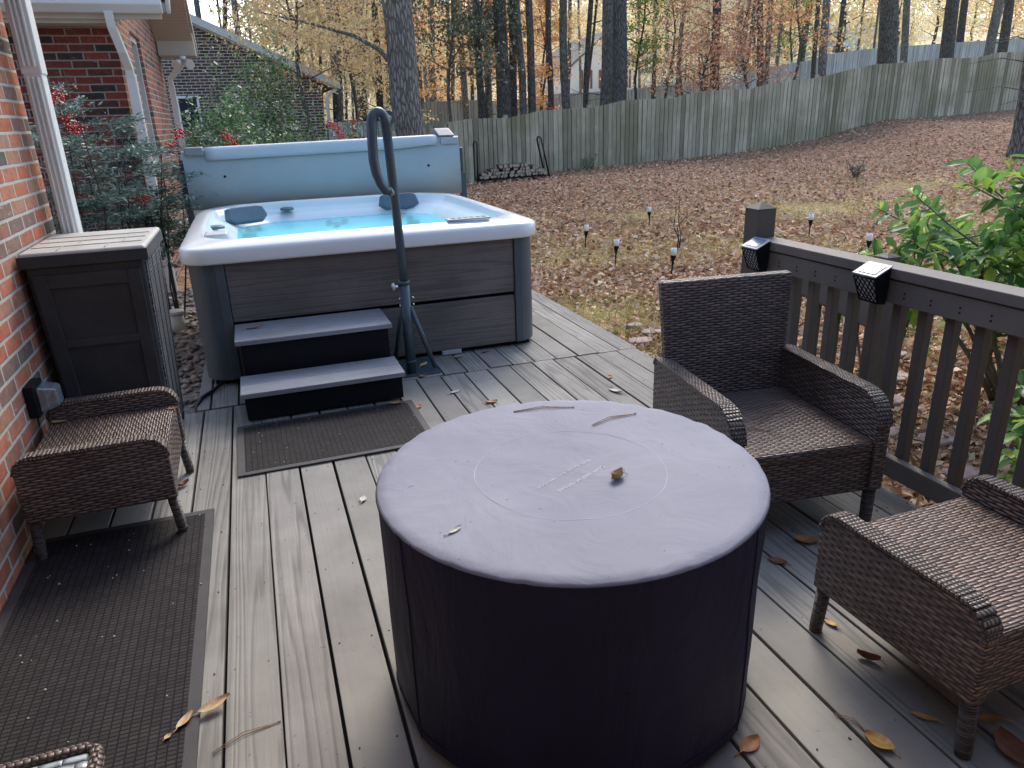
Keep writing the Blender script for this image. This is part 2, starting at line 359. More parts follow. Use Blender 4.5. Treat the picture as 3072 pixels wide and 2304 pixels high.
M['fenceg'] = fence_mat('grey_fence_boards', [(0, (.30, .32, .32)), (.5, (.40, .42, .42)), (1, (.50, .51, .49))], (.34, .35, .32))

M['fence_back'] = fence_mat('gap_shade_boards', [(0, (.07, .065, .05)), (1, (.11, .10, .08))], (.06, .065, .04))  # dark colour standing in for shade between the fence boards
def log_mats():
    m, nt, p, o = new_mat('log_end_grain')
    v = coords(nt)
    d = nd(nt, 'VectorMath', {0: nd(nt, 'Mapping', {'Vector': v, 'Scale': (1, 0, 1)}).outputs[0]}, operation='LENGTH').outputs['Value']
    n = noise(nt, v, 9, 3)
    w = math_(nt, 'SINE', math_(nt, 'MULTIPLY', math_(nt, 'ADD', d, math_(nt, 'MULTIPLY', n, .02)), 420.0))
    nt.links.new(ramp(nt, math_(nt, 'MULTIPLY_ADD', w, .3, n), [(.2, (.26, .20, .14)), (.8, (.52, .45, .35))]), p.inputs['Base Color'])
    setp(p, Roughness=.85); return m
M['logend'] = log_mats()

# ------------------------------------------------------------------ mesh builder
class MB:
    def __init__(s): s.v = []; s.f = []; s.m = []; s.sm = []
    def add(s, vs, fs, mi=0, smooth=False):
        b = len(s.v); s.v += [tuple(v) for v in vs]
        for f in fs: s.f.append(tuple(i + b for i in f)); s.m.append(mi); s.sm.append(smooth)
        return s
    def box(s, x0, y0, z0, x1, y1, z1, mi=0):
        v = [(x0, y0, z0), (x1, y0, z0), (x1, y1, z0), (x0, y1, z0), (x0, y0, z1), (x1, y0, z1), (x1, y1, z1), (x0, y1, z1)]
        return s.add(v, [(0, 3, 2, 1), (4, 5, 6, 7), (0, 1, 5, 4), (1, 2, 6, 5), (2, 3, 7, 6), (3, 0, 4, 7)], mi)
    def hexa(s, bot, top, mi=0):
        return s.add(list(bot) + list(top), [(0, 3, 2, 1), (4, 5, 6, 7), (0, 1, 5, 4), (1, 2, 6, 5), (2, 3, 7, 6), (3, 0, 4, 7)], mi)
    def bar(s, p, q, w, h, mi=0, up=(0, 0, 1)):
        p = Vector(p); q = Vector(q); d = (q - p).normalized(); u = Vector(up)
        a = d.cross(u)
        if a.length < 1e-4: a = d.cross(Vector((0, 1, 0)))
        a.normalize(); c = a.cross(d).normalized(); a *= w / 2; c *= h / 2
        return s.hexa([p - a - c, p + a - c, p + a + c, p - a + c], [q - a - c, q + a - c, q + a + c, q - a + c], mi)
    def tube(s, pts, r, n=10, mi=0, smooth=True, caps=True):
        pts = [Vector(p) for p in pts]; k = len(pts)
        rs = r if isinstance(r, (list, tuple)) else [r] * k
        b = len(s.v); prev = None
        for i, p in enumerate(pts):
            d = (pts[min(i + 1, k - 1)] - pts[max(i - 1, 0)]).normalized()
            if prev is None:
                a = d.orthogonal().normalized()
            else:
                a = (prev - d * prev.dot(d))
                a = a.normalized() if a.length > 1e-6 else d.orthogonal().normalized()
            prev = a; c = d.cross(a)
            for j in range(n):
                t = 2 * math.pi * j / n
                s.v.append(tuple(p + (a * math.cos(t) + c * math.sin(t)) * rs[i]))
        for i in range(k - 1):
            for j in range(n):
                j2 = (j + 1) % n
                s.f.append((b + i * n + j, b + i * n + j2, b + (i + 1) * n + j2, b + (i + 1) * n + j)); s.m.append(mi); s.sm.append(smooth)
        if caps:
            s.f.append(tuple(b + j for j in reversed(range(n)))); s.m.append(mi); s.sm.append(False)
            s.f.append(tuple(b + (k - 1) * n + j for j in range(n))); s.m.append(mi); s.sm.append(False)
        return s
    def lathe(s, prof, c=(0, 0, 0), n=24, mi=0, smooth=True, cap=True):
        b = len(s.v)
        for r, z in prof:
            for j in range(n):
                t = 2 * math.pi * j / n; s.v.append((c[0] + r * math.cos(t), c[1] + r * math.sin(t), c[2] + z))
        for i in range(len(prof) - 1):
            for j in range(n):
                j2 = (j + 1) % n
                s.f.append((b + i * n + j, b + i * n + j2, b + (i + 1) * n + j2, b + (i + 1) * n + j)); s.m.append(mi); s.sm.append(smooth)
        if cap:
            s.f.append(tuple(b + j for j in reversed(range(n)))); s.m.append(mi); s.sm.append(False)
            s.f.append(tuple(b + (len(prof) - 1) * n + j for j in range(n))); s.m.append(mi); s.sm.append(False)
        return s
    def rings(s, rings, mi=0, smooth=True, capb=False, capt=False):
        b = len(s.v); n = len(rings[0])
        for r in rings: s.v += [tuple(p) for p in r]
        for i in range(len(rings) - 1):
            for j in range(n):
                j2 = (j + 1) % n
                s.f.append((b + i * n + j, b + i * n + j2, b + (i + 1) * n + j2, b + (i + 1) * n + j)); s.m.append(mi); s.sm.append(smooth)
        if capb: s.f.append(tuple(b + j for j in reversed(range(n)))); s.m.append(mi); s.sm.append(False)
        if capt: s.f.append(tuple(b + (len(rings) - 1) * n + j for j in range(n))); s.m.append(mi); s.sm.append(smooth)
        return s
    def grid(s, rows, mi=0, smooth=True, close=False):
        b = len(s.v); n = len(rows[0])
        for r in rows: s.v += [tuple(p) for p in r]
        for i in range(len(rows) - 1):
            for j in range(n if close else n - 1):
                j2 = (j + 1) % n
                s.f.append((b + i * n + j, b + (i + 1) * n + j, b + (i + 1) * n + j2, b + i * n + j2)); s.m.append(mi); s.sm.append(smooth)
        return s
    def prism(s, outline, axis, a0, a1, mi=0):
        # outline: list of 2-D points; axis 'X','Y' or 'Z'
        def P(u, v, a): return {'X': (a, u, v), 'Y': (u, a, v), 'Z': (u, v, a)}[axis]
        n = len(outline); b = len(s.v)
        s.v += [P(u, v, a0) for u, v in outline] + [P(u, v, a1) for u, v in outline]
        s.f.append(tuple(b + j for j in range(n))); s.m.append(mi); s.sm.append(False)
        s.f.append(tuple(b + n + j for j in reversed(range(n)))); s.m.append(mi); s.sm.append(False)
        for j in range(n):
            j2 = (j + 1) % n
            s.f.append((b + j, b + n + j, b + n + j2, b + j2)); s.m.append(mi); s.sm.append(False)
        return s
    def build(s, name, mats, parent=None, uv=False, bevel=0, local=False, seg=2, fixn=True):
        me = bpy.data.meshes.new(name)
        vs = s.v
        if not local:
            if parent is not None: o = wloc(parent)
            else:
                a = np.array(vs); o = Vector(((a[:, 0].min() + a[:, 0].max()) / 2, (a[:, 1].min() + a[:, 1].max()) / 2, a[:, 2].min()))
            vs = [(x - o[0], y - o[1], z - o[2]) for x, y, z in vs]
        me.from_pydata(vs, [], s.f)
        for mt in (mats if isinstance(mats, (list, tuple)) else [mats]): me.materials.append(mt)
        me.polygons.foreach_set('material_index', s.m); me.polygons.foreach_set('use_smooth', s.sm)
        me.update()
        if fixn:
            bm = bmesh.new(); bm.from_mesh(me); bmesh.ops.recalc_face_normals(bm, faces=bm.faces); bm.to_mesh(me); bm.free()
        if uv:
            lay = me.uv_layers.new(name='UVMap'); data = np.zeros(len(me.loops) * 2)
            V = me.vertices
            oo = (0, 0, 0) if local else o
            for p in me.polygons:
                nx, ny, nz = (abs(c) for c in p.normal)
                for li in p.loop_indices:
                    x, y, z = V[me.loops[li].vertex_index].co
                    x += oo[0]; y += oo[1]; z += oo[2]
                    q = (y, z) if nx >= ny and nx >= nz else ((x, z) if ny >= nz else (x, y))
                    data[2 * li] = q[0] + 50; data[2 * li + 1] = q[1] + 50
            lay.data.foreach_set('uv', data)
        ob = bpy.data.objects.new(name, me); COL.objects.link(ob)
        if parent is not None: ob.parent = parent
        elif not local: ob.location = o
        if bevel:
            md = ob.modifiers.new('Bevel', 'BEVEL'); md.width = bevel; md.segments = seg; md.limit_method = 'ANGLE'; md.angle_limit = R(40)
            md.harden_normals = False
        return ob
def wloc(o):
    l = Vector((0, 0, 0))
    while o is not None: l = l + o.location; o = o.parent
    return l
def tag(o, label=None, cat=None, group=None, kind=None):
    if label: o['label'] = label
    if cat: o['category'] = cat
    if group: o['group'] = group
    if kind: o['kind'] = kind
    return o
def thing(name, label, cat, loc, group=None):
    o = bpy.data.objects.new(name, None); COL.objects.link(o); o.location = loc; o.empty_display_size = .1
    return tag(o, label, cat, group)
def np_mesh(name, verts, faces, mats, parent=None, loc=None, mi=None):
    """verts (N,3), faces (F,k) numpy arrays, local coordinates"""
    me = bpy.data.meshes.new(name); verts = np.asarray(verts, dtype=np.float32); faces = np.asarray(faces, dtype=np.int32)
    F, k = faces.shape
    me.vertices.add(len(verts)); me.vertices.foreach_set('co', verts.ravel())
    me.loops.add(F * k); me.loops.foreach_set('vertex_index', faces.ravel())
    me.polygons.add(F); me.polygons.foreach_set('loop_start', np.arange(0, F * k, k, dtype=np.int32)); me.polygons.foreach_set('loop_total', np.full(F, k, dtype=np.int32))
    for m in (mats if isinstance(mats, (list, tuple)) else [mats]): me.materials.append(m)
    if mi is not None: me.polygons.foreach_set('material_index', np.asarray(mi, dtype=np.int32))
    me.update(calc_edges=True); me.validate()
    ob = bpy.data.objects.new(name, me); COL.objects.link(ob)
    if parent is not None: ob.parent = parent
    if loc is not None: ob.location = loc
    return ob

# leaf geometry ------------------------------------------------------
def unit(a): return a / np.maximum(np.linalg.norm(a, axis=1, keepdims=True), 1e-9)
def leaf_arrays(p, a, up, L, W, fold=.15, detailed=False, droop=0.0):
    """p base points (N,3), a length directions, up rough normals, L/W lengths"""
    p = np.asarray(p, float); a = unit(np.asarray(a, float)); n = len(p)
    b = unit(np.cross(a, up)); c = np.cross(b, a)
    L = np.broadcast_to(L, (n,))[:, None]; W = np.broadcast_to(W, (n,))[:, None]
    if not detailed:
        v = np.stack([p, p + a * L * .42 + b * W * .5 + c * W * fold, p + a * L, p + a * L * .42 - b * W * .5 + c * W * fold], 1).reshape(-1, 3)
        f = np.arange(n * 4).reshape(n, 4)
        return v, f
    d = np.array([0, 0, -1.0]) * droop
    def at(t, w, up_=0.0): return p + a * L * t + b * W * w + c * W * up_ + d * L * t * t
    cols = [at(0, 0), at(.25, .38, fold), at(.55, .5, fold), at(.82, .27, fold), at(1.0, 0), at(.82, -.27, fold), at(.55, -.5, fold), at(.25, -.38, fold), at(.30, 0), at(.62, 0)]
    v = np.stack(cols, 1).reshape(-1, 3); k = 10
    base = (np.arange(n) * k)[:, None]
    quads = np.array([[0, 1, 8, 8], [1, 2, 9, 8], [2, 3, 9, 9], [3, 4, 9, 9], [0, 8, 7, 7], [7, 8, 9, 6], [6, 9, 5, 5], [5, 9, 4, 4]])
    tri = []
    for q in quads:
        q = list(q)
        if q[2] == q[3]: tri.append(q[:3])
        else: tri += [[q[0], q[1], q[2]], [q[0], q[2], q[3]]]
    tri = np.array(tri)
    f = (base[:, None, :] + tri[None]).reshape(-1, 3)
    return v, f
def rand_dirs(n, flat=1.0):
    d = rng.normal(size=(n, 3)); d[:, 2] *= flat; return unit(d)

# ------------------------------------------------------------------ terrain
G20X = [-100, 5, 8.4, 12.5, 15.15, 17.6, 19.9, 22.7, 25.8, 45]
G20Z = [-.2, -.2, -.04, .10, .22, .51, .95, 1.0, 1.11, 1.6]
def ground_z(x, y):
    x = np.asarray(x, float); y = np.asarray(y, float)
    g20 = np.interp(x, G20X, G20Z)
    t = np.clip((y - 5) / 15, 0, 1)
    z = -.2 + (g20 + .2) * t
    sl = np.interp(x, [-100, -5, 8, 16, 35, 50, 100], [.04, .05, .095, .055, .065, .15, .16])
    z = z + sl * np.clip(y - 25, 0, None)
    z = z - .17 * np.exp(-((x - 3.3) / 1.4) ** 2 - ((y - 2.0) / 1.8) ** 2)
    z = z + .025 * np.sin(x * 1.3 + y * .7) * np.sin(y * 1.1) * np.clip((y - 8) / 4, 0, 1)
    return z
def gz(x, y): return float(ground_z(x, y))
gx = np.concatenate([np.arange(-60, -6, 3.0), np.arange(-6, 30, .4), np.arange(30, 150, 3.5)])
gy = np.concatenate([np.arange(-25, -2, 2.0), np.arange(-2, 24, .4), np.arange(24, 190, 3.0)])
GX, GY = np.meshgrid(gx, gy); GZ = ground_z(GX, GY)
gv = np.stack([GX, GY, GZ], -1).reshape(-1, 3); nx = len(gx); ny = len(gy)
ii, jj = np.meshgrid(np.arange(nx - 1), np.arange(ny - 1)); q0 = (jj * nx + ii).ravel()
ground = np_mesh('ground', gv, np.stack([q0, q0 + 1, q0 + nx + 1, q0 + nx], 1), M['ground'])
ground.data.polygons.foreach_set('use_smooth', np.ones(len(ground.data.polygons), dtype=bool))
tag(ground, kind='structure')

# leaf litter over the yard
def litter(name, N, rmin, rmax, tmin, tmax, keep, smin, smax):
    r = rmin * np.exp(rng.random(N) * math.log(rmax / rmin)); th = R(tmin) + rng.random(N) * R(tmax - tmin)
    x = r * np.sin(th); y = r * np.cos(th)
    k = keep(x, y); x, y, r = x[k], y[k], r[k]; n = len(x)
    z = ground_z(x, y) + .005 + rng.random(n) * .03
    p = np.stack([x, y, z], 1); a = rand_dirs(n, .35); up = rand_dirs(n, .3); up[:, 2] = 1.0
    L = (smin + rng.random(n) ** 1.5 * (smax - smin)) * np.clip(.45 + r / 18, .5, 1.0)
    v, f = leaf_arrays(p, a, up, L, L * (.45 + .25 * rng.random(n)), fold=.25)
    return np_mesh(name, v, f, M['litter'])
def nf(x, y): return np.array([pnoise(Vector((a * .55, b * .55, 3.1))) for a, b in zip(x, y)])
def yard(x, y):
    band = np.interp(y, [4.0, 6.3, 11.0, 13.4], [.1, .65, .65, 0])
    return ((x > 2.32) | (y > 7.5)) & (x > 1.0) & (y < 19.9) & (y > .2) & (nf(x, y) < 1.2 - band * 1.2 - rng.random(len(x)) * .5)
ll = litter('leaf_litter', 120000, 2.6, 30, 2, 72, yard, .055, .115)
tag(ll, 'brown fallen leaves carpeting the yard in front of the fence', 'leaves', kind='stuff')
# thin grass
N = 70000
r = 3.5 * np.exp(rng.random(N) * math.log(18 / 3.5)); th = R(8) + rng.random(N) * R(62)
x = r * np.sin(th); y = r * np.cos(th)
k = ((x > 2.35) | (y > 7.5)) & (y < 14) & (y > 1.2) & (nf(x, y) > .24 - np.interp(y, [4, 6, 10, 12.5], [.05, .34, .34, 0]))
x, y = x[k], y[k]; n = len(x)
p = np.stack([x, y, ground_z(x, y)], 1); a = rand_dirs(n, .5); a[:, 2] = np.abs(a[:, 2]) + .35
v, f = leaf_arrays(p, a, rand_dirs(n), .05 + .07 * rng.random(n), .009, 0)
tag(np_mesh('grass', v, f, M['blade']), 'thin yellowing grass between the fallen leaves', 'grass', kind='stuff')

# ------------------------------------------------------------------ deck
b = MB(); pitch = .147; x = -.95
k = 0
xs = []
x0 = -.118 - 6 * pitch + .004
i = 0
while x0 < 2.2:
    xs.append((x0, min(x0 + pitch - .009, 2.245))); x0 += pitch
for (a0, a1) in xs:
    j = random.uniform(-.0022, .0022); dz = random.uniform(-.0025, .0015)
    a0c = max(a0, -.953)
    if a1 > -.94: b.box(a0c + j, -1.6, -.032, a1 + j, 4.03 + random.uniform(-.012, .012), dz)
    if a1 > -.44:
        b.box(max(a0 + .03, -.45) + j, 4.045 + random.uniform(-.008, .012), -.032, min(a1 + .03, 2.245) + j, 7.1, dz)
deck = b.build('deck', M['deck'], bevel=.003, seg=2)
tag(deck, kind='structure')
b = MB()
for (a0, a1) in xs:
    for yy in np.arange(-1.0, 4.0, .405):
        for u in (.022, .115):
            if -.94 < a0 + u < a1: b.tube([(a0 + u + random.uniform(-.004, .004), yy + random.uniform(-.008, .008), -.004), (a0 + u, yy, .0012)], .0024, 6)
    for yy in (4.09, 4.45, 4.86, 5.27, 5.68, 6.1):
        for u in (.05, .14):
            if a0 > -.44: b.tube([(a0 + u, yy, -.004), (a0 + u, yy + random.uniform(-.004, .004), .0012)], .0024, 6)
sc_ = b.build('screw', simple('rusty_screw', (.10, .085, .075), .6, .3)); sc_.parent = deck; sc_.location = sc_.location - deck.location; sc_['kind'] = 'stuff'
b = MB(); b.box(-.95, -1.6, -.30, 2.235, 3.99, -.06).box(-.43, 3.99, -.30, 2.235, 7.05, -.06)
df = b.build('deck_frame', M['black']); tag(df, kind='structure')

# gravel strip left of the hot tub
N = 3200
px_ = -2.6 + rng.random(N) * 2.15; py_ = 4.1 + rng.random(N) * 4.0
V = []; F = []
for i in range(N):
    s = random.uniform(.018, .042); z = gz(px_[i], py_[i]) + .07 + random.uniform(0, .03)
    base = len(V)
    for q in ((1, 0, 0), (-1, 0, 0), (0, 1, 0), (0, -1, 0), (0, 0, .6), (0, 0, -.6)):
        V.append((px_[i] + (q[0] + random.uniform(-.3, .3)) * s, py_[i] + (q[1] + random.uniform(-.3, .3)) * s, z + q[2] * s))
    for t in ((0, 2, 4), (2, 1, 4), (1, 3, 4), (3, 0, 4), (2, 0, 5), (1, 2, 5), (3, 1, 5), (0, 3, 5)): F.append([base + c for c in t])
tag(np_mesh('gravel', V, F, M['gravel']), 'loose gravel beside the hot tub', 'gravel', kind='stuff')
b = MB(); b.box(-3.0, 4.05, -.35, -.46, 8.0, -.12); tag(b.build('gravel_bed', simple('gravel_base', (.22, .19, .16), .9, .4, 30, .6, 60)), kind='structure')

# ------------------------------------------------------------------ house on the left
H = thing('brick_house', 'red brick house with cream trim and white downspouts along the left of the deck', 'house', (-3.0, 4.0, 0))
b = MB(); b.box(-6, 2.47, -.4, -.955, 4.25, 2.75)
b.box(-6, -1.9, -.4, -.955, 1.35, 2.75).box(-6, 1.35, -.4, -.955, 2.47, .20).box(-6, 1.35, 2.0, -.955, 2.47, 2.75)
b.build('wall', M['brick'], H, uv=True)
b = MB()   # sloped brick sill of the near opening
for i in range(15): b.hexa([(-1.12, 1.36 + i * .074, .205), (-.93, 1.36 + i * .074, .205), (-.93, 1.426 + i * .074, .205), (-1.12, 1.426 + i * .074, .205)], [(-1.12, 1.36 + i * .074, .30), (-.93, 1.36 + i * .074, .262), (-.93, 1.426 + i * .074, .262), (-1.12, 1.426 + i * .074, .30)])
b.build('window_sill', M['brick'], H, uv=True, bevel=.004)
b = MB(); b.box(-1.14, 1.36, .31, -1.10, 2.46, 2.0); w = b.build('window', M['glass'], H)
b = MB(); b.box(-1.10, 1.36, .31, -1.06, 1.42, 2.0).box(-1.10, 2.40, .31, -1.06, 2.46, 2.0).box(-1.10, 1.42, .31, -1.06, 2.40, .37).box(-1.10, 1.42, 1.94, -1.06, 2.40, 2.0)
b.build('frame', M['white'], w)
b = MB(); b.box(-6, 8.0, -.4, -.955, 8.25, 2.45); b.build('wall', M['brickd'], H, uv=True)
# gable wall with a deep window opening
y0w, y1w, z0w, z1w = 9.12, 9.98, .95, 2.42
b = MB(); b.box(-1.20, 8.25, -.4, -.95, y0w, 2.9).box(-1.20, y1w, -.4, -.95, 12.45, 2.45).box(-1.20, y0w, -.4, -.95, y1w, z0w).box(-1.20, y0w, z1w, -.95, y1w, 2.9)
b.prism([(8.25, 2.9), (y1w, 2.9), (y1w, 2.45), (12.45, 2.45), (10.1, 3.85)], 'X', -1.20, -.95)
b.build('wall', M['brick'], H, uv=True)
b = MB(); b.box(-1.12, y0w, z0w, -1.08, y1w, z1w); w = b.build('window', M['glass'], H)
b = MB(); b.box(-1.08, y1w - .06, z0w, -.985, y1w, z1w).box(-1.08, y0w, z0w, -1.03, y0w + .06, z1w).box(-1.08, y0w + .06, z1w - .06, -.985, y1w - .06, z1w).box(-1.08, y0w + .06, z0w, -1.03, y1w - .06, z0w + .06)
b.build('frame', M['white'], w)
b = MB(); b.box(-1.05, y0w - .03, z0w - .06, -.90, y1w + .03, z0w - .002); b.build('sill', M['brick'], w, uv=True)
# roof over the far wing: ridge along X at y = 10.1
sl = (3.95 - 2.50) / (10.1 - 7.7)
b = MB()
for (ya, yb) in ((7.7, 10.1), (12.55, 10.1)):
    za, zb = 2.52, 4.0
    b.hexa([(-6, ya, za), (-.46, ya, za), (-.46, yb, zb), (-6, yb, zb)], [(-6, ya, za + .07), (-.46, ya, za + .07), (-.46, yb, zb + .07), (-6, yb, zb + .07)])
b.build('roof', M['roofing'], H)
b = MB()   # boxed rakes with ribbed soffit
for (ya, yb) in ((7.72, 10.1), (12.0, 10.1)):
    za = 2.42 if ya < 9 else 2.60; zb = 3.90
    b.hexa([(-.945, ya, za), (-.47, ya, za), (-.47, yb, zb), (-.945, yb, zb)], [(-.945, ya, za + .07), (-.47, ya, za + .07), (-.47, yb, zb + .09), (-.945, yb, zb + .09)])
b.build('soffit', M['soffit'], H)
b = MB(); b.box(-.94, 12.005, 2.41, -.455, 12.5, 2.70); b.build('eave_box', M['trim'], H, bevel=.01)
b = MB(); b.box(-6, 7.76, 2.33, -.955, 7.995, 2.36); b.build('soffit', M['trim'], H)
b = MB()
b.hexa([(-.468, 12.52, 2.42), (-.44, 12.52, 2.42), (-.44, 10.1, 3.86), (-.468, 10.1, 3.86)], [(-.468, 12.52, 2.62), (-.44, 12.52, 2.62), (-.44, 10.1, 4.05), (-.468, 10.1, 4.05)])
b.hexa([(-.468, 7.70, 2.40), (-.44, 7.70, 2.40), (-.44, 10.1, 3.86), (-.468, 10.1, 3.86)], [(-.468, 7.70, 2.60), (-.44, 7.70, 2.60), (-.44, 10.1, 4.05), (-.468, 10.1, 4.05)])
b.build('bargeboard', M['trim'], H)
b = MB(); b.box(-6, 7.72, 2.36, -.52, 7.76, 2.52); b.build('fascia', M['trim'], H)
b = MB()   # gutter
b.prism([(7.715, 2.40), (7.66, 2.40), (7.60, 2.46), (7.60, 2.54), (7.715, 2.54)], 'X', -6, -.50); b.build('gutter', M['white'], H, bevel=.006)
def downspout(pts, w, d):
    b = MB()
    for p, q in zip(pts, pts[1:]):
        b.bar(p, q, w, d, up=(0, 1, 0) if abs(p[2] - q[2]) > .05 else (0, 0, 1))
    return b
b = downspout([(-.865, 4.17, -.05), (-.865, 4.17, 1.72)], .075, .10)
b.bar((-.865, 4.17, 1.70), (-.865, 4.17, 2.65), .085, .11, up=(0, 1, 0))
for i in range(3): b.box(-.892 + i * .020, 4.108, -.05, -.880 + i * .020, 4.125, 1.69).box(-.894 + i * .020, 4.104, 1.73, -.880 + i * .020, 4.12, 2.6)
b.build('downspout', M['white'], H, bevel=.006)
b = MB()
b.tube([(-.93, 7.66, 2.42), (-.93, 7.70, 2.30), (-.90, 7.80, 2.12), (-.885, 7.93, 1.98), (-.885, 7.95, 1.9)], .05, 4, smooth=False)
b.bar((-.885, 7.95, 1.93), (-.885, 7.95, -.1), .085, .065, up=(0, 1, 0)); b.build('downspout', M['white'], H, bevel=.008)
b = MB(); b.tube([(-.60, 12.52, 2.45), (-.72, 12.56, 2.30), (-.88, 12.56, 2.15), (-.88, 12.56, 2.0)], .05, 4, smooth=False)
b.bar((-.88, 12.56, 2.05), (-.88, 12.56, -.1), .08, .07, up=(0, 1, 0)); b.build('downspout', M['white'], H, bevel=.006)
b = MB(); b.lathe([(.045, 0), (.05, .02), (.05, .05)], (-.64, 12.0, 2.355), 12)
for dx in (-.06, .07):
    b.tube([(-.64, 12.0, 2.36), (-.64 + dx, 11.95, 2.33)], .014, 6); b.tube([(-.64 + dx * .7, 11.98, 2.34), (-.64 + dx * 1.3, 11.86, 2.29), (-.64 + dx * 1.4, 11.83, 2.28)], [.03, .06, .062], 12)
b.build('floodlight', M['white'], H)
# unseen: back wall and porch roof added to darken faces towards camera; upper roof
b = MB(); b.box(-.955, -1.95, -.4, 7.5, -1.62, 2.75); b.build('wall', M['brick'], H, uv=True)
pass_ = MB(); pass_.hexa([(-6, 4.55, 2.55), (-.55, 4.55, 2.55), (-3.2, 4.55, 4.0), (-6, 4.55, 4.0)], [(-6, 4.55, 2.62), (-.55, 4.55, 2.62), (-3.2, 4.55, 4.07), (-6, 4.55, 4.07)])
b = MB(); b.hexa([(-.55, -2, 2.60), (-.55, 4.5, 2.60), (-3.6, 4.5, 4.4), (-3.6, -2, 4.4)], [(-.55, -2, 2.68), (-.55, 4.5, 2.68), (-3.6, 4.5, 4.48), (-3.6, -2, 4.48)])
b.hexa([(-3.6, -2, 4.4), (-3.6, 4.5, 4.4), (-6.6, 4.5, 2.6), (-6.6, -2, 2.6)], [(-3.6, -2, 4.48), (-3.6, 4.5, 4.48), (-6.6, 4.5, 2.68), (-6.6, -2, 2.68)])
b.hexa([(-.54, .25, 2.60), (7.6, .25, 2.60), (7.6, -5.0, 6.2), (-.54, -5.0, 6.2)], [(-.54, .25, 2.68), (7.6, .25, 2.68), (7.6, -5.0, 6.28), (-.54, -5.0, 6.28)])  # porch roof stretched forward out of view to shade the foreground
b.build('roof', M['roofing'], H)

# outlet box on the wall
O = thing('outlet_box', 'weatherproof electrical outlet with clear bubble cover on the brick wall', 'outlet', (-.955, 3.22, .40))
b = MB(); b.box(-.953, 3.14, .385, -.915, 3.27, .515); b.build('back_box', M['black'], O, bevel=.005)
b = MB()
prof = [(3.15, .395), (3.26, .395), (3.26, .505), (3.15, .505)]
b.hexa([(-.915, y_, z_) for y_, z_ in prof], [(-.845, 3.165, .415), (-.845, 3.245, .415), (-.845, 3.245, .49), (-.845, 3.165, .49)]); b.build('bubble_cover', M['clear'], O, bevel=.012, seg=3)
tag(MB().tube([(-.72, 6.35, -.12), (-.72, 6.35, .03)], .055, 16).tube([(-.72, 6.35, .03), (-.72, 6.35, .06)], .065, 16).build('drain_pipe', M['pvc']), 'short white cleanout pipe standing in the gravel left of the tub', 'pipe')

# ------------------------------------------------------------------ neighbour's brown brick building
NB = thing('brown_brick_garage', 'dark brown brick building with a sloping gable beyond the shrubs', 'building', (-2.0, 24, 0))
b = MB(); b.prism([(-9, -.4), (2.22, -.4), (2.22, 2.50), (-.9, 3.97), (-4.2, 5.45), (-9, 3.2)], 'Y', 22.0, 30.0); b.build('wall', M['brickn'], NB, uv=True)
b = MB()
b.hexa([(2.70, 21.7, 2.40), (-4.2, 21.7, 5.60), (-4.2, 30.3, 5.60), (2.70, 30.3, 2.40)], [(2.70, 21.7, 2.52), (-4.2, 21.7, 5.74), (-4.2, 30.3, 5.74), (2.70, 30.3, 2.52)])
b.build('roof', M['roofing'], NB)
b = MB(); b.hexa([(2.70, 21.62, 2.33), (2.70, 21.69, 2.33), (-4.2, 21.69, 5.53), (-4.2, 21.62, 5.53)], [(2.70, 21.62, 2.52), (2.70, 21.69, 2.52), (-4.2, 21.69, 5.73), (-4.2, 21.62, 5.73)])
b.build('bargeboard', simple('pale_grey_trim', (.52, .55, .53), .5, .08, 4, .05), NB)
b = MB(); b.hexa([(2.62, 21.72, 2.33), (2.62, 21.99, 2.33), (-4.2, 21.99, 5.48), (-4.2, 21.72, 5.48)], [(2.62, 21.72, 2.37), (2.62, 21.99, 2.37), (-4.2, 21.99, 5.52), (-4.2, 21.72, 5.52)]); b.build('soffit', M['trim'], NB)
b = MB(); b.tube([(2.62, 21.8, 2.36), (2.45, 21.85, 2.25), (2.33, 21.9, 2.12), (2.33, 21.9, 1.2)], .045, 6); b.build('downspout', M['white'], NB)
b = MB(); b.box(-1.45, 21.985, 1.5, -1.0, 22.02, 2.2); w = b.build('window', M['glass'], NB)
b = MB(); b.box(-1.5, 21.97, 1.45, -1.44, 21.995, 2.26).box(-1.0, 21.97, 1.45, -.94, 21.995, 2.26).box(-1.44, 21.97, 2.2, -1.0, 21.995, 2.26); b.build('frame', M['white'], w)

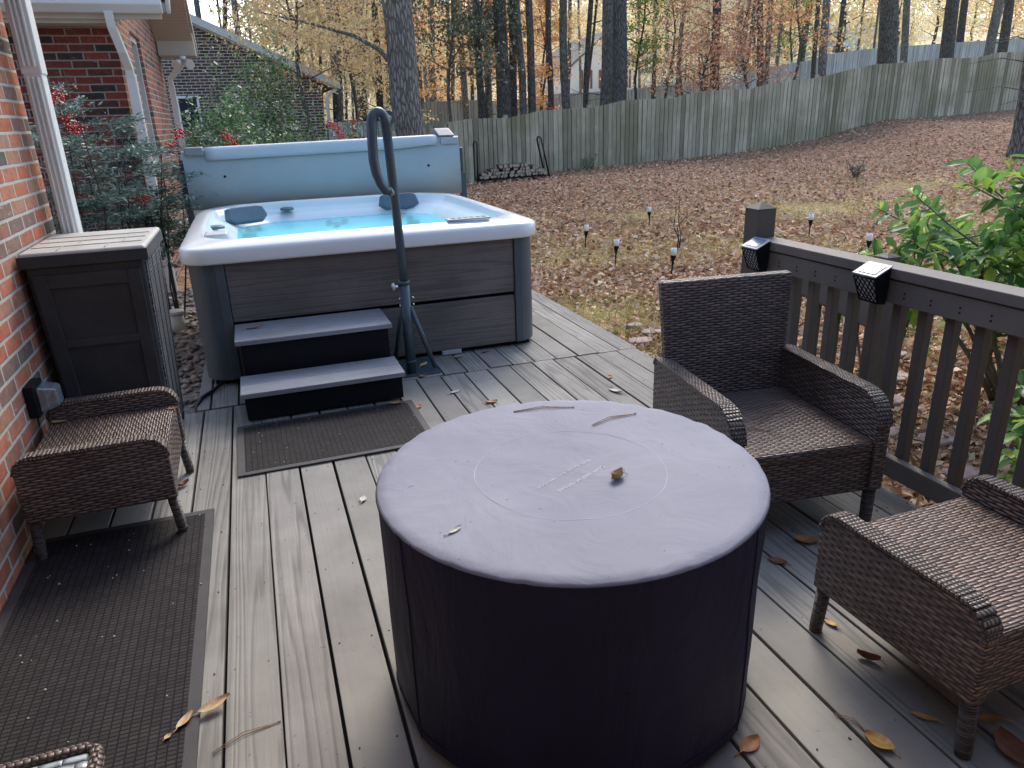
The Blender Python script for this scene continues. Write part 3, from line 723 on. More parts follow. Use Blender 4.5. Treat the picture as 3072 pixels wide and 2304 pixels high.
# ------------------------------------------------------------------ fences
F1T = [(3.6, 1.22), (4.82, 1.34), (5.91, 1.46), (6.96, 1.45), (7.98, 1.61), (8.97, 1.64), (9.42, 1.64), (10.47, 1.8), (10.76, 1.82), (12.04, 1.82), (12.55, 1.93), (13.26, 2.02), (14.69, 2.02), (15.34, 2.14), (16.27, 2.24), (17.1, 2.29), (17.53, 2.35), (18.41, 2.52), (19.55, 2.67), (20.75, 2.69), (22.18, 2.82), (23.61, 2.81), (24.75, 2.97), (25.4, 2.99), (30, 3.2)]
def fence(root, x0, x1, y, tops, base, mat, posts, thick=.018, w=.142, name='boards'):
    X = [t[0] for t in tops]; Z = [t[1] for t in tops]
    b = MB(); x = x0
    while x < x1:
        ww = w * random.uniform(.90, 1.06); g = random.uniform(.010, .024)
        d = random.uniform(-.006, .006); t0 = random.uniform(-.012, .008)
        za, zb = np.interp(x, X, Z) + t0, np.interp(x + ww - g, X, Z) + t0
        zl = base(x)
        b.hexa([(x, y + d, zl), (x + ww - g, y + d, zl), (x + ww - g, y + d + thick, zl), (x, y + d + thick, zl)],
               [(x, y + d, za), (x + ww - g, y + d, zb), (x + ww - g, y + d + thick, zb), (x, y + d + thick, za)])
        x += ww
    b.build(name, mat, root)
    b = MB(); x = x0 - .06      # dark backing boards added to stand in for shade in the gaps
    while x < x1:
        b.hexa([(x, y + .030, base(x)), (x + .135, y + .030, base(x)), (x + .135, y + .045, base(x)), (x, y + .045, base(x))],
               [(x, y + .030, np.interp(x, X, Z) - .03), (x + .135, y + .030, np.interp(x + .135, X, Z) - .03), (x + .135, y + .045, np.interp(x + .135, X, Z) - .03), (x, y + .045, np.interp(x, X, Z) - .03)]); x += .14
    b.build('gap_shade_backing', M['fence_back'], root)
    b = MB()
    xs = np.linspace(x0, x1, 24)
    for h in (.3, 1.45):
        for a, c in zip(xs, xs[1:]): b.bar((a, y + .06, base(a) + h), (c, y + .06, base(c) + h), .04, .09)
    b.build('rail', mat, root)
    for px in posts:
        b = MB(); b.box(px - .05, y + .085, base(px) - .1, px + .05, y + .185, np.interp(px, X, Z) + .07); b.build('post', mat, root)
f = thing('wooden_fence', 'weathered greenish board fence with a scalloped top climbing the leafy yard', 'fence', (14, 20, 0))
fence(f, 3.7, 29.5, 20.0, F1T, lambda x: gz(x, 20) - .04, M['fence'], [4.6, 6.9, 9.42, 12.0, 14.6, 17.3, 20.6, 23.5, 26.2])
F2T = [(5.5, 2.1), (7.07, 2.16), (9.08, 2.24), (10.95, 2.14), (13.31, 2.37), (16.74, 2.45), (21.28, 2.86), (24.46, 3.31), (26.99, 3.63), (27.92, 3.88), (31.15, 4.16), (38.56, 4.49), (48, 5.0)]
f = thing('grey_fence', 'pale grey board fence beyond the tree trunks', 'fence', (22, 32, 0))
fence(f, 5.6, 47, 32.0, F2T, lambda x: min(gz(x, 32), np.interp(x, [t[0] for t in F2T], [t[1] for t in F2T]) - 1.5), M['fenceg'], [8, 14, 20, 26, 32, 38, 44], w=.15)
f = thing('grey_gate_fence', 'short blue grey board fence between the brown building and the big oak', 'fence', (3.2, 21.5, 0))
fence(f, 2.24, 4.3, 21.5, [(2.2, 1.49), (2.9, 1.5), (4.3, 1.46)], lambda x: -.3, M['fenceg'], [2.3, 4.2])
t = thing('flower_pot', 'small red pot with dry twigs peeking over the fence beside the dark trunk', 'flower pot', (8.28, 20.3, 1.50))
MB().lathe([(.075, 0), (.10, .17), (.105, .18), (.09, .18)], (8.28, 20.3, 1.50), 14).build('pot', M['red'], t)
b = MB()
for k in range(9): b.tube([(8.28, 20.3, 1.66), (8.28 + random.uniform(-.16, .16), 20.3 + random.uniform(-.1, .1), 1.66 + random.uniform(.12, .26))], .006, 4)
b.build('twigs', M['twig'], t)
MB().box(8.15, 20.19, 1.40, 8.41, 20.42, 1.499).build('shelf', M['fence'], t)
# red stand and hose reel by that fence
t = thing('red_stand', 'red T-shaped metal stand with black hoops in front of the grey gate fence', 'stand', (2.88, 21.1, -.2))
b = MB(); b.box(2.84, 21.06, -.2, 2.92, 21.14, 1.47); b.build('post', M['red'], t)
b = MB(); b.box(2.66, 21.05, 1.47, 3.10, 21.15, 1.53); b.build('crossbar', M['red'], t)
b = MB(); b.tube([(2.70, 21.1, 1.53), (2.74, 21.1, 1.85), (2.80, 21.1, 2.02)], .012, 6).tube([(3.06, 21.1, 1.53), (3.10, 21.1, 1.8), (3.22, 21.1, 1.95)], .012, 6).box(2.55, 21.08, 1.49, 2.65, 21.12, 1.53).box(3.11, 21.08, 1.49, 3.24, 21.12, 1.53); b.build('hoop', M['iron'], t)
t = thing('hose_reel', 'coiled blue hose hanging on the grey gate fence beside the oak', 'hose', (3.9, 21.4, 1.3))
b = MB()
for i in range(5):
    rr = .10 + .02 * i
    b.tube([(3.9 + rr * math.cos(a), 21.40 + .015 * (i % 2), 1.56 + rr * math.sin(a)) for a in np.linspace(0, 2 * math.pi, 22)], .012, 6, caps=False)
b.build('coil', M['blue'], t)

# ------------------------------------------------------------------ hot tub
TX0, TX1, TY0, TY1 = -.437, 1.722, 4.355, 6.66
def rrect(inset, z, rad, n=9, chamf=0.0, ins4=None, zf=None):
    x0, x1, y0, y1 = TX0 + inset, TX1 - inset, TY0 + inset, TY1 - inset
    if ins4: x0 += ins4[0]; x1 -= ins4[1]; y0 += ins4[2]; y1 -= ins4[3]
    pts = []
    for (cx, cy, a0) in ((x1 - rad, y0 + rad, -90), (x1 - rad, y1 - rad, 0), (x0 + rad, y1 - rad, 90), (x0 + rad, y0 + rad, 180)):
        for i in range(n):
            t = i / (n - 1); a = R(a0 + 90 * t)
            ex, ey = cx + rad * math.cos(a), cy + rad * math.sin(a)
            if chamf:
                s0 = (cx + rad * math.cos(R(a0)), cy + rad * math.sin(R(a0))); s1 = (cx + rad * math.cos(R(a0 + 90)), cy + rad * math.sin(R(a0 + 90)))
                lx, ly = s0[0] + (s1[0] - s0[0]) * t, s0[1] + (s1[1] - s0[1]) * t
                ex, ey = ex + (lx - ex) * chamf, ey + (ly - ey) * chamf
            pts.append((ex, ey, z))
    # subdivide straights so the lip stays smooth
    out = []
    for i, p in enumerate(pts):
        q = pts[(i + 1) % len(pts)]; out.append(p)
        if (i + 1) % n == 0:
            for k in (.25, .5, .75): out.append(tuple(p[j] + (q[j] - p[j]) * k for j in range(3)))
    if zf: out = [(x, y, zf(x, y, z)) for x, y, z in out]
    return out
T = thing('hot_tub', 'square hot tub with white acrylic shell, brown panels and turquoise water', 'hot tub', (.64, 5.43, 0))
def dip(amount):
    # rim dips a little towards the four corners
    def fz(x, y, z):
        u = abs(x - .6425) / 1.08; w_ = abs(y - 5.4375) / 1.08
        return z - amount * max(0, min(u, w_) - .62) / .38
    return fz
b = MB()
b.rings([rrect(.05, .735, .14), rrect(.004, .725, .17), rrect(0, .735, .17), rrect(0, .795, .17), rrect(.006, .808, .168), rrect(.018, .816, .16), rrect(.05, .832, .15, zf=dip(.010)), rrect(.085, .845, .15, zf=dip(.020)),
         rrect(.105, .849, .20, chamf=.5, zf=dip(.025)), rrect(.118, .846, .24, chamf=.7, zf=dip(.025)), rrect(.128, .832, .25, chamf=.75)])
b.build('shell', M['acrylic'], T)
b = MB()
b.rings([rrect(.128, .832, .25, chamf=.75), rrect(.145, .80, .26, chamf=.8), rrect(.155, .785, .27, chamf=.8), rrect(.21, .765, .28, chamf=.75), rrect(.235, .752, .28, chamf=.7), rrect(.29, .71, .28, chamf=.65), rrect(.32, .68, .28, chamf=.6), rrect(.345, .668, .28, chamf=.6),
         rrect(.70, .655, .2, chamf=.5), rrect(.75, .62, .2, chamf=.4), rrect(.80, .3, .15, chamf=.3), rrect(.90, .2, .10)], capt=True)
b.build('basin', M['basin'], T)
b = MB(); b.rings([rrect(.296, .703, .28, chamf=.65), rrect(.6, .703, .2, chamf=.6)], smooth=False, capt=True); b.build('water', M['water'], T)
# body: panels
b = MB(); b.box(-.205, 4.405, .375, 1.53, 4.43, .722); b.build('side_panel', M['tubpanel'], T, bevel=.004)
b = MB(); b.box(-.205, 4.405, .035, 1.53, 4.43, .352); b.build('side_panel', M['tubpanel'], T, bevel=.004)
for xx in (-.395, 1.655):
    b = MB(); b.box(xx, 4.62, .035, xx + .025, 6.42, .722); b.build('side_panel', M['tubpanel'], T, bevel=.004)
b = MB(); b.box(-.2, 6.595, .035, 1.5, 6.62, .722); b.build('side_panel', M['tubpanel'], T, bevel=.004)
b = MB(); b.box(-.36, 4.45, .0, 1.64, 6.58, .11).box(-.36, 4.45, .112, 1.64, 4.47, .72).box(-.36, 6.56, .112, 1.64, 6.58, .72).box(-.36, 4.472, .112, -.34, 6.558, .72).box(1.62, 4.472, .112, 1.64, 6.558, .72); b.build('base', M['black'], T)
def corner(cx, cy, a0, rad):
    b = MB(); n = 12; ring = [(cx + rad * math.cos(R(a0 + 90 * i / n)), cy + rad * math.sin(R(a0 + 90 * i / n))) for i in range(n + 1)]
    for z0, z1 in ((.03, .724),):
        b.prism([(cx, cy)] + ring, 'Z', z0, z1)
    return b
for (cx, cy, a0) in ((-.255, 4.55, 180), (1.545 - .0, 4.55, 270), (1.545, 6.48, 0), (-.255, 6.48, 90)):
    rad = .15
    o = corner(cx, cy, a0, rad).build('corner_panel', M['tubgrey'], T, bevel=.006)
for (xa, xb) in ((-.262, -.208), (1.533, 1.585)):
    b = MB(); b.box(xa, 4.392, .033, xb, 4.43, .723); b.build('trim_strip', M['tubgrey'], T, bevel=.005)
b = MB(); b.box(1.02, 4.40, .005, 1.15, 4.42, .034); b.build('vent', M['panelgrey'], T, bevel=.003)
# pillows, lids, knobs, control panel, jets
def pillow(cx, cy, z, rz, w=.36, h=.15):
    b = MB(); out = [(-w / 2, -h * .2), (-w * .34, -h / 2), (w * .34, -h / 2), (w / 2, -h * .15), (w * .44, h * .42), (w * .30, h / 2), (-w * .30, h / 2), (-w * .44, h * .42)]
    c, s = math.cos(rz), math.sin(rz)
    f0 = []; f1 = []
    for u, v_ in out:
        # local plane leans back: v rises in z and recedes
        lx, ly, lz = u, v_ * .45, v_ * .85
        f0.append((cx + lx * c - ly * s, cy + lx * s + ly * c, z + lz))
        lx, ly, lz = u * .9, v_ * .40 - .045, v_ * .76 + .02
        f1.append((cx + lx * c - ly * s, cy + lx * s + ly * c, z + lz))
    b.rings([f0, f1], capb=True, capt=True, smooth=False); return b.build('pillow', M['pillow'], T, bevel=.012, seg=3)
pillow(-.07, 6.22, .785, R(26)); pillow(1.19, 6.40, .79, R(-4))
b = MB(); b.hexa([(-.31, 4.66, .70), (-.13, 4.66, .70), (-.13, 4.88, .70), (-.31, 4.88, .70)], [(-.30, 4.68, .852), (-.17, 4.68, .852), (-.17, 4.86, .852), (-.30, 4.86, .852)]); b.build('filter_lid', M['diffuser'], T, bevel=.012, seg=3)
for (kx, ky, kz) in ((.26, 6.43, .785), (-.262, 5.48, .79)):
    b = MB(); b.lathe([(.055, 0), (.055, .012), (.045, .02)], (kx, ky, kz), 18); b.build('diverter_knob', M['pillow'], T)
b = MB(); b.box(1.12, 4.435, .850, 1.40, 4.505, .862); cp = b.build('control_panel', M['panelgrey'], T, bevel=.004)
b = MB()
for i in range(6): b.box(1.15 + i * .04, 4.452, .8625, 1.175 + i * .04, 4.488, .8645)
b.build('button', M['jet'], cp)
jets = [(-0.193, 5.914), (-0.140, 6.029), (-0.062, 6.135), (0.012, 6.161), (-0.058, 5.804), (0.569, 6.202), (0.617, 6.087), (0.691, 6.207), (1.221, 6.123), (1.318, 6.313), (1.199, 6.310), (1.184, 5.807)]
for i, (jx, jy) in enumerate(jets):
    big = i in (4, 11)
    b = MB(); b.lathe([(.052 if big else .027, 0), (.052 if big else .027, .031), (.02, .034)], (jx, jy, .667), 16); b.build('jet', M['jet'], T)
# cover standing behind the tub
CV = thing('spa_cover', 'folded blue grey vinyl hot tub cover standing upright behind the water', 'spa cover', (.66, 6.66, .8))
cz0 = .80
def slab(x0, x1, y0, y1, zl, zr, z0, name, mat, bev, nx=14, puff=.008):
    b = MB(); V = []
    top = [(x0 + (x1 - x0) * i / nx) for i in range(nx + 1)]
    for i, x in enumerate(top):
        zt = zl + (zr - zl) * i / nx + .003 * math.sin(i * 1.7)
        s = puff * math.sin(math.pi * i / nx)
        V.append([(x, y0 - s * .2, z0), (x, y0 - s, (z0 + zt) / 2), (x, y0 + .012, zt - .02), (x, y0 + .03, zt), (x, y1 - .03, zt), (x, y1, zt - .02), (x, y1, z0)])
    b.grid(V, close=True)
    b.add(V[0], [tuple(range(7))]); b.add(V[-1], [tuple(reversed(range(7)))])
    return b.build(name, mat, CV)
slab(-.478, 1.825, 6.60, 6.70, 1.275, 1.305, cz0, 'front_half', M['cover'], .01)
slab(-.48, 1.828, 6.712, 6.80, 1.262, 1.292, cz0, 'back_half', M['cover'], .01)
b = MB()   # hinge flap draped over the fold
nxf = 26; ring = []
for i in range(nxf + 1):
    x = -.30 + (1.62 + .30) * i / nxf; zt = 1.276 + (x + .48) / 2.3 * .03
    w_ = .005 * pnoise(Vector((x * 3.0, 0, 5)))
    low = zt - .085 - (.045 * math.exp(-((x - 1.55) / .18) ** 2) if x > 1.2 else 0) * -1 * .4
    ring.append([(x, 6.590 + w_, low), (x, 6.591 + w_ * .5, zt - .03), (x, 6.606, zt + .006), (x, 6.65, zt + .014), (x, 6.75, zt + .006), (x, 6.808, zt - .02), (x, 6.812, zt - .08)])
b.grid(ring)
o = b.build('hinge_flap', simple('pale_vinyl', (.46, .55, .62), .34, .08, 2, .12, 8), CV, fixn=False)
md = o.modifiers.new('Solidify', 'SOLIDIFY'); md.thickness = .005; md.offset = 1
b = MB(); b.box(-.455, 6.575, 1.235, -.315, 6.80, 1.30); b.build('corner_pad', M['padgrey'], CV, bevel=.012, seg=3)
b = MB(); b.hexa([(1.64, 6.60, 1.31), (1.79, 6.60, 1.31), (1.79, 6.80, 1.31), (1.64, 6.80, 1.31)], [(1.62, 6.70, 1.375), (1.76, 6.70, 1.375), (1.76, 6.80, 1.355), (1.62, 6.80, 1.355)]); b.build('corner_pad', M['padgrey'], CV, bevel=.01, seg=3)
b = MB(); b.box(1.655, 6.59, 1.235, 1.815, 6.61, 1.295); b.build('flap_end', simple('pale_vinyl_end', (.34, .43, .48), .34, .08, 2, .2, 12), CV, bevel=.006)
for dx in (-.18, 1.53):
    b = MB(); b.lathe([(.011, 0), (.011, .006)], (0, 0, 0), 10)
    b.v = [(dx + x_, 6.598 - z_, 1.06 + y_) for x_, y_, z_ in b.v]; b.build('snap', M['black'], CV)
for (xa, s) in ((-.50, 1), (1.86, -1)):
    b = MB(); b.bar((xa, 6.66, .98), (xa + .02 * s, 6.58, .45), .04, .05, up=(1, 0, 0)).bar((xa, 6.70, .95), (xa, 6.70, 1.2), .03, .03); b.build('lift_arm', M['pole'], CV, bevel=.004)

CV.location.y += .135; CV.scale = (1.018, 1, 1); CV.location.x += .008
# steps
S = thing('hot_tub_steps', 'two grey treads over black boxes climbing to the hot tub', 'steps', (.22, 4.05, 0))
b = MB(); b.box(-.185, 3.735, .013, .632, 4.03, .143); b.build('riser_box', M['black'], S, bevel=.004)
b = MB(); b.box(-.175, 4.035, .013, .628, 4.385, .340); b.build('riser_box', M['black'], S, bevel=.004)
for (ya, yb, z0) in ((3.70, 4.01, .143), (3.995, 4.385, .342)):
    for k in range(2):
        y_a = ya + (yb - ya) * (.0 if k == 0 else .5); y_b = ya + (yb - ya) * (.495 if k == 0 else 1.0)
        b = MB(); b.box(-.2, y_a, z0, .645, y_b, z0 + .026); b.build('tread', M['tread'], S, bevel=.003)

# handrail
HR = thing('handrail', 'slate blue metal handrail pole with a looped grip beside the hot tub steps', 'handrail', (.762, 4.14, 0))
P0 = Vector((.762, 4.14, 0))
b = MB()
path = [(.765, 4.14, .55), (.757, 4.14, .80), (.748, 4.14, 1.08), (.742, 4.14, 1.30), (.736, 4.138, 1.415)]
cx, cz = .696, 1.425
for a in np.linspace(0, 170, 12): path.append((cx + .040 * math.cos(R(a)), 4.135 - .02 * (a / 170), cz + .068 * math.sin(R(a))))
path += [(.650, 4.11, 1.33), (.6475, 4.105, 1.25), (.655, 4.10, 1.18), (.672, 4.10, 1.125), (.695, 4.102, 1.09), (.722, 4.112, 1.082)]
b.tube(path, [.0255] * 5 + [.027] * (len(path) - 5), 16); b.build('grip_pole', M['pole'], HR)
b = MB(); b.tube([(.7205, 4.111, 1.08), (.731, 4.115, 1.085)], .0262, 16); b.build('end_cap', M['panelgrey'], HR)
b = MB(); b.tube([(.762, 4.14, .01), (.762, 4.14, .56)], .030, 18).tube([(.762, 4.14, .555), (.762, 4.14, .575)], .0335, 18).tube([(.762, 4.14, .08), (.762, 4.14, .092)], .0335, 18); b.build('sleeve', M['pole'], HR)
b = MB(); b.tube([(.735, 4.13, .545), (.695, 4.12, .545)], .008, 8).tube([(.697, 4.12, .52), (.693, 4.12, .572)], .010, 8).tube([(.705, 4.118, .53), (.685, 4.118, .56)], .008, 8)
for (xx, zz) in ((.722, .47), (.722, .43), (.800, .47), (.800, .43)): b.tube([(xx, 4.135, zz), (xx + .01, 4.135, zz)], .008, 6)
b.build('knob', M['chrome'], HR)
b = MB(); b.tube([(.745, 4.16, .44), (.70, 4.34, .02)], .014, 8).tube([(.785, 4.13, .42), (.905, 4.12, .03)], .014, 8); b.build('brace', M['pole'], HR)
b = MB(); b.box(.66, 4.08, .001, .93, 4.385, .010); b.build('base_plate', M['pole'], HR, bevel=.003)

# cord at the tub foot
tag(MB().tube([(-.30, 4.46, .02), (-.38, 4.30, .012), (-.43, 4.22, .010), (-.455, 4.12, .0), (-.47, 4.0, -.10)], .011, 8).build('power_cord', M['rubbercord']), 'black cord curling from under the hot tub to the gravel', 'cord')

# ------------------------------------------------------------------ mats
def mat(name, x0, x1, y0, y1, label, rz=0, bw=.032):
    t = thing(name, label, 'door mat', ((x0 + x1) / 2, (y0 + y1) / 2, 0))
    b = MB(); b.box(x0 + bw, y0 + bw, .003, x1 - bw, y1 - bw, .011); b.build('ribbed_field', M['rubber'], t, uv=True)
    b = MB(); b.box(x0, y0, .002, x1, y0 + bw, .010).box(x0, y1 - bw, .002, x1, y1, .010).box(x0, y0 + bw, .002, x0 + bw, y1 - bw, .010).box(x1 - bw, y0 + bw, .002, x1, y1 - bw, .010); b.build('border', M['rubber_edge'], t)
    t.rotation_euler.z = R(rz); return t
mat('door_mat', -.237, .668, 3.095, 3.685, 'small ribbed dark rubber mat at the foot of the hot tub steps', .8)
mat('door_mat', -.945, -.322, .95, 2.83, 'long ribbed dark rubber runner mat beside the brick wall', 0)

b = MB()
for k in range(70):
    if k < 48: x_, y_, z_ = random.uniform(-.93, -.33), random.uniform(1.0, 2.8), .0115
    else: x_, y_, z_ = random.uniform(-.2, .64), random.uniform(3.12, 3.66), .0115
    s_ = random.uniform(.0015, .0038)
    b.hexa([(x_ - s_, y_ - s_, z_), (x_ + s_, y_ - s_ * .6, z_), (x_ + s_ * .8, y_ + s_, z_), (x_ - s_, y_ + s_, z_)], [(x_ - s_ * .5, y_ - s_ * .5, z_ + s_), (x_ + s_ * .6, y_ - s_ * .5, z_ + s_), (x_ + s_ * .5, y_ + s_ * .5, z_ + s_), (x_ - s_ * .5, y_ + s_ * .6, z_ + s_)])
tag(b.build('crumbs', M['fl_pale']), 'pale crumbs and bits of debris scattered on the dark mats', 'debris', kind='stuff')
# ------------------------------------------------------------------ fire pit under its cover
FP = thing('fire_pit_cover', 'round dark fire pit cover with lavender sky light painted on its top in the foreground', 'fire pit cover', (.656, 1.515, 0))
cx, cy, rt, rb, zt = .656, 1.515, .480, .474, .603
n = 128; rings = []
prof = [(rb - .035, .003), (rb - .014, .007), (rb - .002, .028), (rb, .07), (rb + .004, .25), (rt - .004, .40), (rt, .50), (rt + .001, .5915)]
for k, (rr, z) in enumerate(prof):
    ring = []
    for j in range(n):
        t = 2 * math.pi * j / n
        amp = max(0, 1 - z / .55)
        w = .014 * amp * (pnoise(Vector((math.cos(t) * 2.2, math.sin(t) * 2.2, z * 1.2))) + .6 * pnoise(Vector((math.cos(t) * 6, math.sin(t) * 6, 4 + z))))
        w += .004 * pnoise(Vector((math.cos(t) * 3, math.sin(t) * 3, z * 5 + 9)))
        ring.append((cx + (rr + w) * math.cos(t), cy + (rr + w) * math.sin(t), z))
    rings.append(ring)
b = MB(); b.rings(rings, capb=True); sk_rings = rings; b.build('skirt', M['fab_side'], FP)
def wrinkle(x_, y_, cx=cx, cy=cy):
    dd = ((x_ - .645) ** 2 + (y_ - 1.515) ** 2) ** .5
    a = math.atan2(y_ - cy, x_ - cx); rr_ = math.hypot(x_ - cx, y_ - cy)
    e = .0022 * pnoise(Vector((x_ * 9, y_ * 9, 2))) + .0012 * pnoise(Vector((x_ * 25, y_ * 25, 7)))
    e += .004 * math.sin((x_ * -.45 + y_ * .89) * 62 + 2 * pnoise(Vector((x_ * 8, y_ * 8, 0)))) * math.exp(-(dd / .095) ** 2)
    e += .0022 * max(0, pnoise(Vector((math.cos(a) * 9, math.sin(a) * 9, rr_ * 3)))) * min(1, max(0, (rr_ - .33) / .12))
    return e
def surf(x_, y_, cx=cx, cy=cy, zt=zt):
    rr_ = math.hypot(x_ - cx, y_ - cy)
    return np.interp(rr_, [.01, .06, .12, .18, .24, .30, .34, .45], [zt - .007, zt - .0068, zt - .005, zt - .0025, zt, zt + .0018, zt + .002, zt + .0005]) + wrinkle(x_, y_)
b = MB(); rings = []
for rr, z in [(rt + .002, .5925), (rt + .001, .597), (rt - .004, .6015), (rt - .03, zt + .0005), (.42, zt + .0012), (.38, zt + .0018), (.34, zt + .002), (.30, zt + .0018), (.27, zt + .0012), (.24, zt), (.21, zt - .0012), (.18, zt - .0025), (.15, zt - .0035), (.12, zt - .005), (.09, zt - .006), (.06, zt - .0068), (.03, zt - .007), (.01, zt - .007)]:
    ring = []
    for j in range(n):
        t = 2 * math.pi * j / n; x_, y_ = cx + rr * math.cos(t), cy + rr * math.sin(t)
        e = .0016 * math.sin(37 * t) * max(0, 1 - abs(rr - rt) / .07)
        ring.append((x_, y_, z + e + wrinkle(x_, y_)))
    rings.append(ring)
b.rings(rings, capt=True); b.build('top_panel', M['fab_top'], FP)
b = MB(); b.tube([(cx + (rt + .0015) * math.cos(a), cy + (rt + .0015) * math.sin(a), 0.592) for a in np.linspace(0, 2 * math.pi, 129)], .0024, 5, caps=False); b.build('rim_seam', M['fab_side'], FP)
for jj in (70, 108, 12):
    b = MB(); b.tube([tuple(cx + (p[jj][0] - cx) * 1.002 if a_ == 0 else (cy + (p[jj][1] - cy) * 1.002 if a_ == 1 else p[jj][2]) for a_ in range(3)) for p in sk_rings[2:]], .0016, 5)
    b.build('side_seam', M['fab_side'], FP)
b = MB(); b.tube([(cx + (p[0] - cx) * 1.0015, cy + (p[1] - cy) * 1.0015, p[2] - .012) for p in sk_rings[3]] + [(cx + (sk_rings[3][0][0] - cx) * 1.0015, sk_rings[3][0][1], sk_rings[3][0][2] - .012)], .0018, 5, caps=False); b.build('hem', M['fab_side'], FP)
b = MB(); b.tube([(.655 + .240 * math.cos(a), 1.507 + .240 * math.sin(a), surf(.655 + .240 * math.cos(a), 1.507 + .240 * math.sin(a)) - .0003) for a in np.linspace(0, 2 * math.pi, 97)], .0012, 5, caps=False); b.build('ring_seam', M['thread'], FP)
def text_mesh(txt, size, loc, rz):
    cu = bpy.data.curves.new('t', 'FONT'); cu.body = txt; cu.size = size; cu.extrude = .0002; cu.align_x = 'CENTER'
    ob = bpy.data.objects.new('t', cu); COL.objects.link(ob); bpy.context.view_layer.update()
    me = bpy.data.meshes.new_from_object(ob.evaluated_get(bpy.context.evaluated_depsgraph_get()))
    bpy.data.objects.remove(ob); bpy.data.curves.remove(cu)
    me.materials.clear(); me.materials.append(M['print'])
    o = bpy.data.objects.new('printed_text', me); COL.objects.link(o); o.parent = FP
    o.location = Vector((loc[0], loc[1], 0)) - FP.location; o.rotation_euler = (0, 0, rz)
    c_, s_ = math.cos(rz), math.sin(rz)
    for v_ in me.vertices:
        wx, wy = loc[0] + v_.co.x * c_ - v_.co.y * s_, loc[1] + v_.co.x * s_ + v_.co.y * c_
        v_.co.z += surf(wx, wy) + .0008
    return o
text_mesh('Cover must be removed', .018, (0.6662, 1.4691, 0), R(206.7))
text_mesh('when burner is in operation', .018, (0.6394, 1.5066, 0), R(206.7))

# ------------------------------------------------------------------ wicker furniture
def arc_outline(w0, w1, z0, z1, r0, r1, n=6):
    # side outline in (y,z), rounded top corners
    o = [(w0, z0)]
    for i in range(n + 1):
        a = R(180 - 90 * i / n); o.append((w0 + r0 + r0 * math.cos(a), z1 - r0 + r0 * math.sin(a)))
    for i in range(n + 1):
        a = R(90 - 90 * i / n); o.append((w1 - r1 + r1 * math.cos(a), z1 - r1 + r1 * math.sin(a)))
    o.append((w1, z0)); return o
def band(outline, x0, x1, t=.0):
    b = MB()
    for (u, v_), (u2, v2) in zip(outline, outline[1:]):
        pass
    return b
def leg(b, x, y, z1, r=.019, dx=0, dy=0):
    b.tube([(x + dx, y + dy, 0), (x + dx, y + dy, .02), (x, y, z1)], [r * .95, r, r * 1.05], 10)
    return b
def edge_band(outline, xm, hw, mat, root):
    # woven binding strip that runs over the top edge of an arm panel, standing 4 mm proud
    b = MB(); pts = outline[1:-1]
    c = Vector((0, sum(p[0] for p in pts) / len(pts), sum(p[1] for p in pts) / len(pts)))
    for (u, v_), (u2, v2) in zip(pts, pts[1:]):
        d = Vector((0, u2 - u, v2 - v_)); nrm = Vector((0, -d.z, d.y)).normalized()
        if nrm.dot(Vector((0, (u + u2) / 2, (v_ + v2) / 2)) - c) < 0: nrm = -nrm
        p = Vector((0, u, v_)); q = Vector((0, u2, v2)); e = nrm * .005; i_ = nrm * -.012
        b.hexa([(xm - hw, *(p + i_)[1:]), (xm + hw, *(p + i_)[1:]), (xm + hw, *(q + i_)[1:]), (xm - hw, *(q + i_)[1:])],
               [(xm - hw, *(p + e)[1:]), (xm + hw, *(p + e)[1:]), (xm + hw, *(q + e)[1:]), (xm - hw, *(q + e)[1:])])
    return b.build('edge_binding', mat, root, uv=True, local=True, bevel=.004)
def ottoman(name, label, loc, rz, mat, L=.49, W=.55):
    t = thing(name, label, 'wicker stool', (0, 0, 0), 'low backless wicker seats')
    for s in (-1, 1):
        out = arc_outline(-L / 2, L / 2, .155, .405, .075, .06)
        xm = s * W / 2
        b = MB(); b.prism(out, 'X', xm - .024, xm + .024); a = b.build('arm_panel', mat, t, uv=True, local=True, bevel=.008)
        e = edge_band(out, xm, .027, M['wickert'], t)
    b = MB(); b.box(-W / 2 + .024, -L / 2 + .01, .295, W / 2 - .024, L / 2 - .01, .335); b.build('seat', mat, t, uv=True, local=True, bevel=.012)
    for yy in (-L / 2 + .012, L / 2 - .03):
        b = MB(); b.box(-W / 2 + .024, yy, .16, W / 2 - .024, yy + .018, .30); b.build('apron', mat, t, uv=True, local=True)
    for sx in (-1, 1):
        for sy in (-1, 1):
            leg(MB(), sx * W / 2, sy * (L / 2 - .022), .16, dy=sy * .012).build('leg', M['wickerleg'], t, uv=True, local=True)
    t.location = loc; t.rotation_euler.z = rz; return t
ottoman('wicker_stool', 'low dark wicker stool against the brick wall beside the storage cabinet', (-.668, 2.965, .003), R(91), M['wicker'])
ottoman('wicker_stool', 'low brown wicker stool at the lower right corner beside the fire pit', (1.645, 1.135, 0), R(1), M['wickerb'], L=.50, W=.53)
